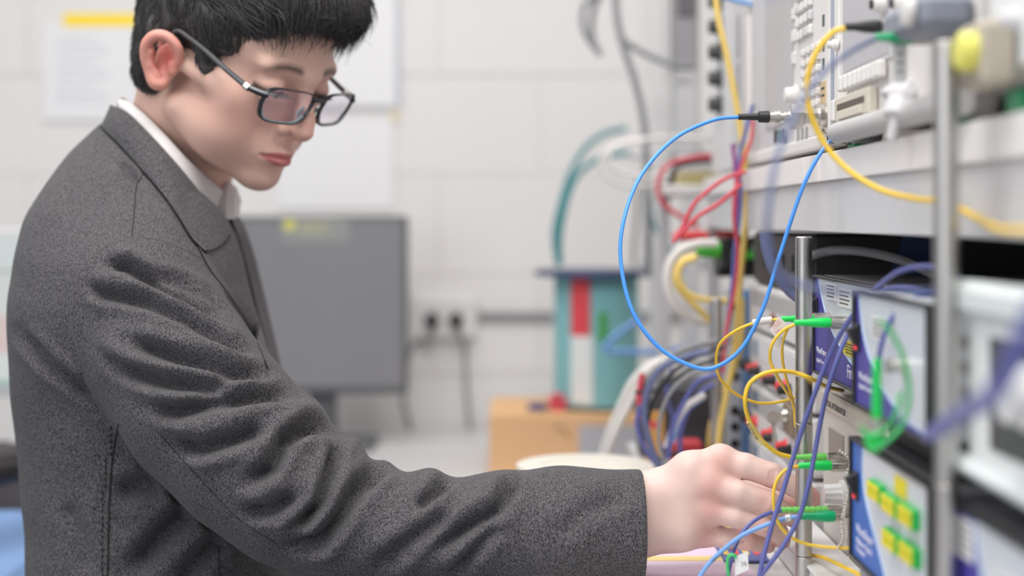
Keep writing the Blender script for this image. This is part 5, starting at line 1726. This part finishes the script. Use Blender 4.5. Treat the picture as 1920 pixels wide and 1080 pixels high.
    hair = np_mesh('hair', HVw, HQ, HAIR, root)
    hb = BVHTree.FromPolygons([tuple(v) for v in HV.tolist()], HQ.tolist())
    crown = Vector((-0.065, 0.012, 0.135))
    # strands that follow the surface of the hair and lift off it at their tips
    rng = random.Random(5)
    sv, sf = [], []
    cand = rng.sample(range(len(HV)), min(len(HV), 15000))
    for vi in cand:
        p = Vector(HV[vi])
        n = Vector(HN[vi]) * sgn
        rad = (p - Vector((-0.01, 0, 0.05)))
        if n.dot(rad) < 0.02 * rad.length:
            continue
        d = (p - crown)
        if p.z > 0.07 and p.x > -0.05:
            d = Vector((1.0, 0.25 * (p.y - 0.01) / 0.05 + rng.uniform(-.35, .35), -0.1))
            ln = rng.uniform(0.030, 0.060)
            lift = rng.uniform(.002, .010)
        else:
            d = Vector((0.35 if p.x > -0.03 else -0.12, 0.1 * rng.uniform(-1, 1), -1.0))
            ln = rng.uniform(0.010, 0.026)
            lift = rng.uniform(.000, .004)
        d += Vector((rng.uniform(-.2, .2), rng.uniform(-.2, .2), rng.uniform(-.2, .2)))
        pts = [p - n * .001]
        q = p.copy()
        N = 6
        for k in range(N):
            d = (d - n * d.dot(n))
            if d.length < 1e-4:
                break
            d.normalize()
            q = q + d * (ln / N)
            loc, nn, _, dist = hb.find_nearest(q)
            if loc is None or dist > 0.02:
                break
            n = nn if nn.dot(loc - Vector((-0.01, 0, 0.05))) > 0 else -nn
            if n.dot(d) > 0.5:
                break
            q = loc + n * (0.0006 + lift * ((k + 1) / N) ** 2)
            pts.append(q.copy())
            if p.z > 0.07 and p.x > 0.045:
                d = d + Vector((0.05, 0, -0.35))
        # fringe tips run on in the open, pointing down over the forehead
        if len(pts) >= 3 and 0.07 < pts[-1].x < 0.112 and pts[-1].z < 0.115 and pts[-1].z > 0.055:
            t = (pts[-1] - pts[-2]).normalized()
            for k in range(rng.choice((0, 1, 2, 2, 3, 4)) if (math.sin(pts[0].y * 420) + rng.uniform(-.6, .6)) > 0 else 0):
                t = (t + Vector((-0.10, rng.uniform(-.1, .2), -0.6))).normalized()
                pts.append(pts[-1] + t * 0.006 * rng.uniform(.6, 1.3))
        if len(pts) < 3:
            continue
        wpts = [HM @ a for a in pts]
        m = len(wpts)
        for i, a in enumerate(wpts):
            tt = (wpts[min(i + 1, m - 1)] - wpts[max(i - 1, 0)]).normalized()
            u = tt.cross(Vector((0.3, -1, 0.2))).normalized()
            w = tt.cross(u)
            r = 0.00055 * (1 - 0.85 * (i / (m - 1)) ** 1.5)
            b0 = len(sv)
            for k in range(3):
                sv.append(a + (u * math.cos(2.094 * k) + w * math.sin(2.094 * k)) * r)
            if i:
                for k in range(3):
                    sf.append((b0 - 3 + k, b0 - 3 + (k + 1) % 3, b0 + (k + 1) % 3, b0 + k))
    st = np_mesh('hair_strands', np.array([tuple(a) for a in sv]), np.array(sf), HAIR, hair)
    st['kind'] = 'stuff'

    # ---------------- glasses
    def GV(p):
        w = min(1.0, max(0.0, (p[0] - 0.0) / 0.09))
        return HM @ (Vector(p) + Vector((0.0105 * w, 0, 0.0)))

    gl = bpy.data.objects.new('glasses', None)
    COL.objects.link(gl)
    gl.location = GV((0.095, 0, 0.0))
    put(gl, root)
    gl['label'] = 'black rectangular glasses with slim grey temples'

    def lens_pts(sy, s=1.0, off=0.0):
        out = []
        w, h = 0.0268 * s, 0.0180 * s
        for k in range(40):
            a = 2 * PI * k / 40
            ca, sa = math.cos(a), math.sin(a)
            e = 0.46
            xx = math.copysign(abs(ca) ** e, ca) * w
            zz = math.copysign(abs(sa) ** e, sa) * h
            if zz < 0:
                xx *= 1 - 0.16 * (-zz / h)
            yy = 0.0350 + xx
            fwd = 0.1035 - 0.010 * (abs(yy) / 0.06) ** 2 - (0.004 * (zz / h) * -1 if False else 0) + 0.16 * zz
            out.append(GV((fwd + off, sy * yy, 0.0030 + zz)))
        return out

    for sy in (-1, 1):
        rim = lens_pts(sy)
        R0, R1, R2, R3 = lens_pts(sy, 1.0, 0.0016), lens_pts(sy, 1.055, 0.0012), lens_pts(sy, 1.055, -0.0022), lens_pts(sy, 0.985, -0.0022)
        m = MB()
        n = 40
        vs = R0 + R1 + R2 + R3
        fs = []
        for a in range(4):
            for k in range(n):
                fs.append((a * n + k, a * n + (k + 1) % n, ((a + 1) % 4) * n + (k + 1) % n, ((a + 1) % 4) * n + k))
        m.add(vs, fs)
        m.build('rim', GFRAME, gl)
        # the see-through lower edge of the lens, ground thick
        ri = MB()
        lo_ = [k for k in range(21, 40)]
        e0, e1, e2, e3 = lens_pts(sy, .99, .0006), lens_pts(sy, .90, .0006), lens_pts(sy, .93, -.0026), lens_pts(sy, .99, -.0026)
        rr = [[e0[k], e1[k], e2[k], e3[k]] for k in lo_]
        ri.ring_loft(rr)
        ri.build('lens_edge', GRIM, gl)
        lens = lens_pts(sy, 0.99, 0.0)
        lm = bpy.data.materials.get('lens_glass')
        if lm is None:
            lm = bpy.data.materials.new('lens_glass')
            lm.use_nodes = True
            nt = lm.node_tree
            nt.nodes.clear()
            out = nt.nodes.new('ShaderNodeOutputMaterial')
            mx = nt.nodes.new('ShaderNodeMixShader')
            tr = nt.nodes.new('ShaderNodeBsdfTransparent')
            tr.inputs[0].default_value = (0.93, 0.90, 0.94, 1)
            gs = nt.nodes.new('ShaderNodeBsdfGlossy')
            gs.inputs[0].default_value = (1, 0.80, 0.95, 1)
            gs.inputs['Roughness'].default_value = 0.03
            mx.inputs[0].default_value = 0.08
            nt.links.new(tr.outputs[0], mx.inputs[1])
            nt.links.new(gs.outputs[0], mx.inputs[2])
            nt.links.new(mx.outputs[0], out.inputs[0])
        ml = MB()
        ml.add(lens, [tuple(range(40))])
        ml.build('lens', lm, gl)
    MB().tube([GV((0.1040, -0.0095, 0.0115)), GV((0.1055, -0.004, 0.0140)), GV((0.1055, 0.004, 0.0140)), GV((0.1040, 0.0095, 0.0115))],
              0.0019, 8).build('bridge', GFRAME, gl)
    for sy in (-1, 1):
        MB().tube([GV((0.0985, sy * 0.010, 0.003)), GV((0.0950, sy * 0.0105, -0.003)), GV((0.0945, sy * 0.0115, -0.008))], 0.0018, 8).build('nose_pad', GRIM, gl)
        h = [(0.0955, sy * 0.0600, 0.0125), (0.0905, sy * 0.0655, 0.0125), (0.080, sy * 0.0705, 0.0125)]
        MB().tube([GV(a) for a in h], [0.0030, 0.0032, 0.0028], 8).build('end_piece', GFRAME, gl)
        hp = [Vector((0.0815, sy * 0.0702, 0.0122)), Vector((0.0775, sy * 0.0714, 0.0132))]
        MB().tube([GV(a) for a in hp], [0.0036, 0.0036], 10).build('hinge', CHROME, gl)
        t = [(0.079, sy * 0.0710, 0.0128), (0.055, sy * 0.0735, 0.0185), (0.030, sy * 0.0755, 0.0250), (0.010, sy * 0.0775, 0.0290), (-0.004, sy * 0.0780, 0.0290),
             (-0.014, sy * 0.0760, 0.016), (-0.018, sy * 0.0740, -0.002)]
        MB().tube([GV(a) for a in spline(t, 5)], [0.0027 - 0.0009 * i / 30 for i in range(31)], 8).build('temple', GTEMP, gl)
    return root, SK, WO, SEAM, SHIRT, HM, LV
def clothes(root, SK, WO, SEAM, SHIRT, HM, LV):
    D0 = 1.42
    # ---------------- the jacket: trunk from its profile, the sleeve as a tapering chain
    prof = [  # image row, back edge, front edge, half width across
        (214, 235, 300, .030), (224, 212, 330, .046), (236, 193, 350, .060), (262, 173, 372, .080), (290, 148, 390, .100),
        (345, 118, 415, .134), (410, 83, 440, .165), (480, 69, 462, .188), (550, 63, 478, .200), (640, 61, 500, .200),
        (730, 64, 522, .192), (830, 70, 545, .186), (950, 83, 575, .188), (1080, 89, 600, .198), (1180, 89, 612, .205), (1260, 89, 612, .205)]
    J = Field((-0.56, 1.02, 0.86), (0.16, 1.66, 1.415), 0.0029)
    zz = np.array([P(0, r[0], D0).z for r in prof])[::-1]
    x0 = np.array([P(r[1], 0, D0).x for r in prof])[::-1]
    x1 = np.array([P(r[2], 0, D0).x for r in prof])[::-1]
    hb = np.array([r[3] for r in prof])[::-1]
    Z = J.ax[2]
    a0, a1, b = (np.interp(Z, zz, q) for q in (x0, x1, hb))
    ker = np.exp(-np.linspace(-2, 2, 13) ** 2)
    ker /= ker.sum()
    sm = lambda v: np.convolve(np.pad(v, 6, 'edge'), ker, 'valid')
    a0, a1, b = sm(a0), sm(a1), sm(b)
    cx, a = ((a0 + a1) / 2).astype(np.float32), ((a1 - a0) / 2).astype(np.float32)
    b = b.astype(np.float32)
    X, Y = J.ax[0][:, None, None], J.ax[1][None, :, None]
    n = 2.35
    q = ((np.abs(X - cx) / a) ** n + (np.abs(Y - D0) / b) ** n) ** (1 / n)
    d = (q - 1) * np.minimum(a, b) * 0.9
    top = Z - P(0, 216, D0).z
    d = np.maximum(d, np.broadcast_to(top[None, None, :], d.shape)).astype(np.float32)
    # the neck opening: everything above the slanting plane of the collar is left out
    pa, pb = P(214, 215, D0), P(436, 425, D0)
    nx, nz = -(pb.z - pa.z), (pb.x - pa.x)
    ln_ = math.hypot(nx, nz)
    nx, nz = nx / ln_, nz / ln_
    pl = (X - pa.x) * nx + (Z[None, None, :] - pa.z) * nz
    d = np.maximum(d, np.broadcast_to(pl, d.shape)).astype(np.float32)
    J.f = np.minimum(J.f, d)
    pt = lambda px, py, D, r: (*P(px, py, D), r)
    # shoulder, then the sleeve
    J.cap(P(300, 470, 1.33), P(275, 560, 1.265), .055, .055, .05)
    arm = [(272, 560, 1.262, .0545), (318, 668, 1.238, .0640), (385, 765, 1.218, .0660), (470, 850, 1.203, .0640), (560, 925, 1.192, .0590),
           (650, 982, 1.186, .0505), (760, 992, 1.180, .0455), (900, 996, 1.176, .0430), (1060, 988, 1.174, .0462), (1200, 986, 1.172, .0462)]
    S = Field((-0.56, 1.02, 0.86), (0.16, 1.66, 1.415), 0.0029)
    S.chain([pt(*p) for p in arm], .02)
    cuffx = P(1207, 980, 1.172).x
    Xc = J.ax[0][:, None, None]
    S.f = np.maximum(S.f, np.broadcast_to((Xc - cuffx), S.f.shape))
    # hollow out the open end of the sleeve
    S.cap(P(1200, 983, 1.173), P(1260, 983, 1.173), .0395, .0395, .002, 'sub')
    # far arm, hanging at the other side
    J.chain([pt(300, 500, 1.555, .060), pt(330, 760, 1.600, .060), pt(470, 1000, 1.60, .052)], .03)
    k = 0.012
    h = np.clip(0.5 + 0.5 * (S.f - J.f) / k, 0, 1)
    J.f = S.f + (J.f - S.f) * h - k * h * (1 - h)
    del S
    J.f[:, :, 0] = np.maximum(J.f[:, :, 0], 0.001)
    J.f[:, :, 1] = np.maximum(J.f[:, :, 1], 0.001)
    V, Q = J.mesh(3)
    N = vnormals(V, Q)
    if ((V - V.mean(0)) * N).sum() < 0:
        N = -N
    px = V[:, 0] / V[:, 1] * F + 960
    py = HY - (V[:, 2] - ZC) / V[:, 1] * F
    near = np.clip((-N[:, 1] + 0.12) / 0.5, 0, 1) * (V[:, 1] < 1.43)
    arml = [(p[0], p[1]) for p in arm]
    sd, spar, sside = seg_dist(px, py, arml)
    onarm = np.clip((165 - sd) / 25, 0, 1)
    disp = np.zeros(len(V))
    # (polyline of the valley, depth in mm, half width in px, on the sleeve?)
    folds = [
        ([(152, 655), (222, 692), (311, 718), (390, 728), (450, 716)], 8, 17, 1),
        ([(235, 640), (300, 660), (355, 674), (444, 698), (530, 704)], 8, 17, 1),
        ([(275, 765), (333, 772), (400, 756), (489, 738), (560, 735)], 8.5, 17, 1),
        ([(320, 836), (378, 842), (444, 822), (500, 800)], 8, 18, 1),
        ([(462, 905), (508, 878), (533, 825), (575, 797), (635, 797)], 9.5, 17, 1),
        ([(455, 962), (511, 957), (556, 930)], 7, 17, 1),
        ([(548, 1000), (600, 947), (622, 880), (636, 825)], 9, 14, 1),
        ([(505, 1040), (600, 1016), (635, 973), (672, 915), (712, 876), (745, 862)], 9, 18, 1),
        ([(183, 492), (238, 497), (298, 533), (366, 565), (430, 606)], 8.5, 14, 1),
        ([(285, 508), (341, 528), (400, 556), (440, 590)], 6, 11, 1),
        ([(148, 528), (192, 552), (277, 566), (350, 596), (420, 640), (480, 668)], 6.5, 14, 1),
        ([(782, 955), (818, 920), (845, 893)], 6, 13, 1),
        ([(795, 1050), (881, 985), (938, 948), (955, 915), (952, 886)], 8, 18, 1),
        ([(846, 1085), (905, 1015), (935, 985)], 5, 16, 1),
        ([(1040, 1010), (1100, 960), (1180, 925)], 2, 22, 1),
        ([(700, 1070), (780, 1010), (850, 960)], 5, 20, 1),
        ([(35, 620), (89, 680), (178, 747), (225, 790)], 5.5, 14, 0),
        ([(235, 1080), (311, 1000), (364, 951), (420, 915)], 8, 24, 0),
        ([(215, 925), (290, 905), (360, 860)], 6, 24, 0),
        ([(120, 940), (150, 1010), (165, 1080)], 3, 22, 0),
        ([(330, 1100), (400, 1020), (470, 985)], 5, 20, 0),
        ([(225, 300), (243, 325), (262, 340)], 4, 9, 0),
    ]
    for ln, amp, w, arm_only in folds:
        dd, pp, _ = seg_dist(px, py, ln)
        endf = np.clip(np.minimum(pp, 1 - pp) / 0.16, 0.15, 1)
        w = w * 0.80
        g = np.exp(-(dd / w) ** 2)
        rdg = np.exp(-((dd - 2.0 * w) / (1.1 * w)) ** 2)
        e = (-g + 0.30 * rdg) * amp * 0.0019 * endf
        disp += e * (onarm if arm_only else (1 - onarm * 0.9))
    nz = np.sin(px * .021 + 1.3 * np.sin(py * .017)) * np.sin(py * .019 + 1.1) * 0.0012
    low = np.where((sside > 0) & (onarm > 0), np.clip((128 - sd) / 45, 0, 1), 1.0)
    disp = (disp * low + nz) * near
    V = V + N * disp[:, None]
    # creases that break the upper outline of the sleeve
    N2 = N
    upn = np.clip(N2[:, 2] * 0.8 + 0.3 * N2[:, 0], 0, 1) * onarm
    for ln, amp, w in (((560, 715), 5, 16), ((632, 800), 7, 15), ((690, 868), 6, 14), ((760, 885), 6, 16), ((862, 905), 6, 22), ((1085, 890), 2, 30), ((480, 650), 4, 20)):
        dd = np.hypot(px - ln[0], (py - ln[1]))
        V -= N * (np.exp(-(dd / (w * 1.7)) ** 2) * amp * 0.001 * upn)[:, None]
    for ln, amp, w in (((600, 745), 5, 20), ((668, 830), 5, 17), ((722, 862), 4, 16), ((815, 880), 4, 20), ((955, 878), 4, 26)):
        dd = np.hypot(px - ln[0], (py - ln[1]))
        V += N * (np.exp(-(dd / (w * 1.3)) ** 2) * amp * 0.001 * upn)[:, None]
    jk = np_mesh('jacket', V, Q, WO, root)
    T = BVHTree.FromPolygons([tuple(v) for v in V.tolist()], Q.tolist())
    eye = Vector((0, 0, ZC))

    def hit(pxx, pyy, off=0.0, fallback=1.4):
        """the outer surface of the jacket met at that place of the near side"""
        dr = (P(pxx, pyy, 1.0) - eye).normalized()
        loc, nn, _, _ = T.ray_cast(eye, dr)
        if loc is None:
            return P(pxx, pyy, fallback)
        return loc - dr * off

    def seam(name, pts, r=0.0011, off=0.0002, k=10, m=None):
        w = []
        for p in spline([Vector((a, b_, 0)) for a, b_ in pts], k):
            w.append(hit(p.x, p.y, off))
        # drop jumps
        w2 = [w[0]]
        for p in w[1:]:
            if (p - w2[-1]).length < 0.05:
                w2.append(p)
        return MB().tube(w2, r, 6).build(name, m or SEAM, jk)

    RIDGE = mat('seam_ridge', (0.10, 0.095, 0.10), rough=1)
    seam('armhole_seam', [(250, 444), (205, 458), (165, 490), (140, 530), (132, 570), (136, 620), (150, 670)], 0.0007, -.0002, 10, RIDGE)
    seam('armhole_seam', [(250, 444), (300, 450), (350, 470), (395, 500), (440, 545), (480, 610), (505, 680)], 0.0007, -.0002, 10, RIDGE)
    seam('shoulder_seam', [(268, 325), (256, 350), (253, 380), (250, 415), (247, 443)], 0.0005)
    seam('side_seam', [(222, 795), (212, 850), (206, 920), (203, 1000), (202, 1085)], 0.0008)
    seam('front_seam', [(411, 1022), (410, 1050), (411, 1090)], 0.0006)
    seam('sleeve_seam', [(300, 815), (345, 865), (400, 925), (450, 975), (520, 1020)], 0.0004)
    st = MB()
    for i in range(24):
        y = 800 + i * 12
        x = 200 + (14 if y < 860 else 4 if y < 920 else -2) - 6
        p, q_ = hit(x, y, .0004), hit(x - 1, y + 6, .0004)
        if (p - q_).length < .02:
            st.tube([p, q_], .0007, 4)
    st.build('stitching', SEAM, jk)

    # ---------------- collar band and lapel of the jacket, laid over its surface
    def sheet(name, lower, upper, lift_lo, lift_up, m, parent, rows=8, cols=40, th=0.0022, up_depth=None, bulge=.003, lo_depth=None):
        lo_ = spline([Vector((a, b_, 0)) for a, b_ in lower], 12)
        up_ = spline([Vector((a, b_, 0)) for a, b_ in upper], 12)

        def samp(l, t):
            x = t * (len(l) - 1)
            i = min(int(x), len(l) - 2)
            return l[i].lerp(l[i + 1], x - i)
        g = []
        for c in range(cols + 1):
            t = c / cols
            A_, B_ = samp(lo_, t), samp(up_, t)
            pa = P(A_.x, A_.y, lo_depth(t)) if lo_depth else hit(A_.x, A_.y, lift_lo)
            db = up_depth(t) if up_depth else None
            pb = P(B_.x, B_.y, db) if db else hit(B_.x, B_.y, lift_up)
            col = []
            for r_ in range(rows + 1):
                s_ = r_ / rows
                mid = A_.lerp(B_, s_)
                dep = pa.y * (1 - s_) + pb.y * s_ - bulge * math.sin(PI * s_)
                if up_depth is None:
                    dep = min(dep, hit(mid.x, mid.y, lift_lo * .8).y)
                col.append(P(mid.x, mid.y, dep))
            g.append(col)
        vs, fs = [], []
        R = rows + 1
        for lay in (0, 1):
            for col in g:
                for p in col:
                    vs.append(p + Vector((0, th * lay, 0)))
        o_ = len(g) * R
        for c in range(cols):
            for r_ in range(rows):
                a_ = c * R + r_
                fs.append((a_, a_ + 1, a_ + R + 1, a_ + R))
                fs.append((o_ + a_, o_ + a_ + R, o_ + a_ + R + 1, o_ + a_ + 1))
        ed = [c * R for c in range(cols + 1)]
        for e_ in (ed, [c + rows for c in ed]):
            for i in range(cols):
                fs.append((e_[i], e_[i + 1], e_[i + 1] + o_, e_[i] + o_))
        for c in (0, cols):
            for r_ in range(rows):
                a_ = c * R + r_
                fs.append((a_, a_ + 1, a_ + 1 + o_, a_ + o_))
        me = mesh_obj(name, vs, fs, m, parent, True, None, 60)
        return me

    dn = lambda t: 1.392 - 0.075 * math.sin(PI * min(1, t * 1.12)) + .01 * t
    sheet('collar', [(189, 236), (222, 268), (262, 312), (305, 362), (335, 405), (360, 445), (384, 470)],
          [(207, 196), (240, 212), (290, 262), (335, 312), (372, 358), (400, 400), (421, 428)], .006, .006, WO, jk,
          up_depth=lambda t: dn(t) - .014, th=.003, bulge=.006)
    sheet('lapel', [(372, 462), (395, 505), (425, 545), (455, 590), (482, 640), (503, 690)],
          [(428, 424), (440, 455), (452, 500), (468, 550), (488, 610), (511, 690)], .004, .004, WO, jk,
          up_depth=lambda t: 1.375 + .0 * t, th=.003, bulge=.004)
    seam('lapel_edge', [(189, 238), (222, 271), (262, 315), (305, 365), (335, 408), (360, 447), (386, 473)], .0012, .0012)
    seam('notch_seam', [(384, 470), (400, 468), (420, 455), (432, 440)], .0008, .004)
    # ---------------- shirt: collar stand, folded collar and the placket at the throat
    sh = bpy.data.objects.new('shirt', None)
    COL.objects.link(sh)
    sh.location = P(330, 330, 1.40)
    put(sh, root)
    sheet('shirt_collar', [(221, 198), (240, 222), (290, 272), (335, 322), (372, 372), (398, 405), (413, 421)],
          [(222, 185), (250, 196), (300, 243), (345, 292), (385, 330), (420, 360), (438, 382)], .0, .0, SHIRT, sh,
          up_depth=lambda t: dn(t) + .010, lo_depth=lambda t: dn(t) - .004, th=.0018, bulge=.004)
    # the inside of the collar and its far wing
    pts_u = [P(222, 186, 1.392), P(236, 186, 1.435), P(290, 235, 1.470), P(360, 300, 1.470), P(415, 340, 1.445), P(443, 372, 1.415)]
    pts_l = [P(215, 215, 1.392), P(232, 220, 1.440), P(285, 270, 1.480), P(350, 335, 1.480), P(410, 385, 1.452), P(440, 405, 1.415)]
    U, Lw = spline(pts_u, 6), spline(pts_l, 6)
    rr = [[u, l, l + Vector((0, .002, 0)), u + Vector((0, .002, 0))] for u, l in zip(U, Lw)]
    MB().ring_loft(rr).build('collar_stand', SHIRT, sh)
    rr = []
    for (ux, uy, ud), (lx, ly, ld) in zip(((412, 345, 1.405), (428, 340, 1.402), (443, 352, 1.405), (452, 378, 1.41)),
                                          ((404, 392, 1.385), (424, 412, 1.380), (440, 410, 1.385), (449, 398, 1.40))):
        a_, b_ = P(ux, uy, ud), P(lx, ly, ld)
        c_ = (a_ + b_) / 2 + Vector((0, -.006, 0))
        rr.append([a_, c_, b_, b_ + Vector((0, .004, 0)), c_ + Vector((0, .004, 0)), a_ + Vector((0, .004, 0))])
    MB().ring_loft(rr).build('collar_wing', SHIRT, sh)
    # the strip of shirt front and the far front edge of the jacket
    rr = []
    for x_, y_, w_ in ((430, 405, 10), (445, 450, 14), (462, 510, 14), (480, 580, 12), (500, 650, 9)):
        rr.append([P(x_ - w_, y_, 1.400), P(x_ + w_ * .3, y_, 1.402), P(x_ + w_ * .3, y_, 1.44), P(x_ - w_, y_, 1.44)])
    MB().ring_loft(rr).build('shirt_front', mat('dark_lining', (0.03, 0.026, 0.026), rough=.8), sh)
    # ---------------- trousers and shoes, below the picture
    TR = mat('trouser_cloth', (0.03, 0.03, 0.035), rough=.9)
    xh = P(330, 1080, 1.42).x
    B = Field((xh - .2, 1.20, 0.05), (xh + .2, 1.64, 1.0), 0.009)
    B.chain([(xh, 1.34, .93, .10), (xh + .01, 1.33, .5, .080), (xh, 1.33, .09, .062)], .03)
    B.chain([(xh, 1.50, .93, .10), (xh + .01, 1.51, .5, .080), (xh, 1.51, .09, .062)], .03)
    Vt, Qt = B.mesh(2)
    np_mesh('trousers', Vt, Qt, TR, root)
    for yy in (1.33, 1.51):
        B = Field((xh - .14, yy - .08, -.005), (xh + .24, yy + .08, .14), 0.006)
        B.chain([(xh - .05, yy, .045, .042), (xh + .08, yy, .040, .042), (xh + .17, yy, .034, .034)], .02)
        B.cap((xh - .02, yy, .06), (xh - .01, yy, .10), .045, .045, .02)
        B.f = np.maximum(B.f, np.broadcast_to(-(B.ax[2] - 0.0)[None, None, :], B.f.shape))
        Vs, Qs = B.mesh(1)
        np_mesh('shoe', Vs, Qs, mat('shoe_leather', (0.012, 0.011, 0.011), rough=.35), root)


clothes(*person()[0:7])
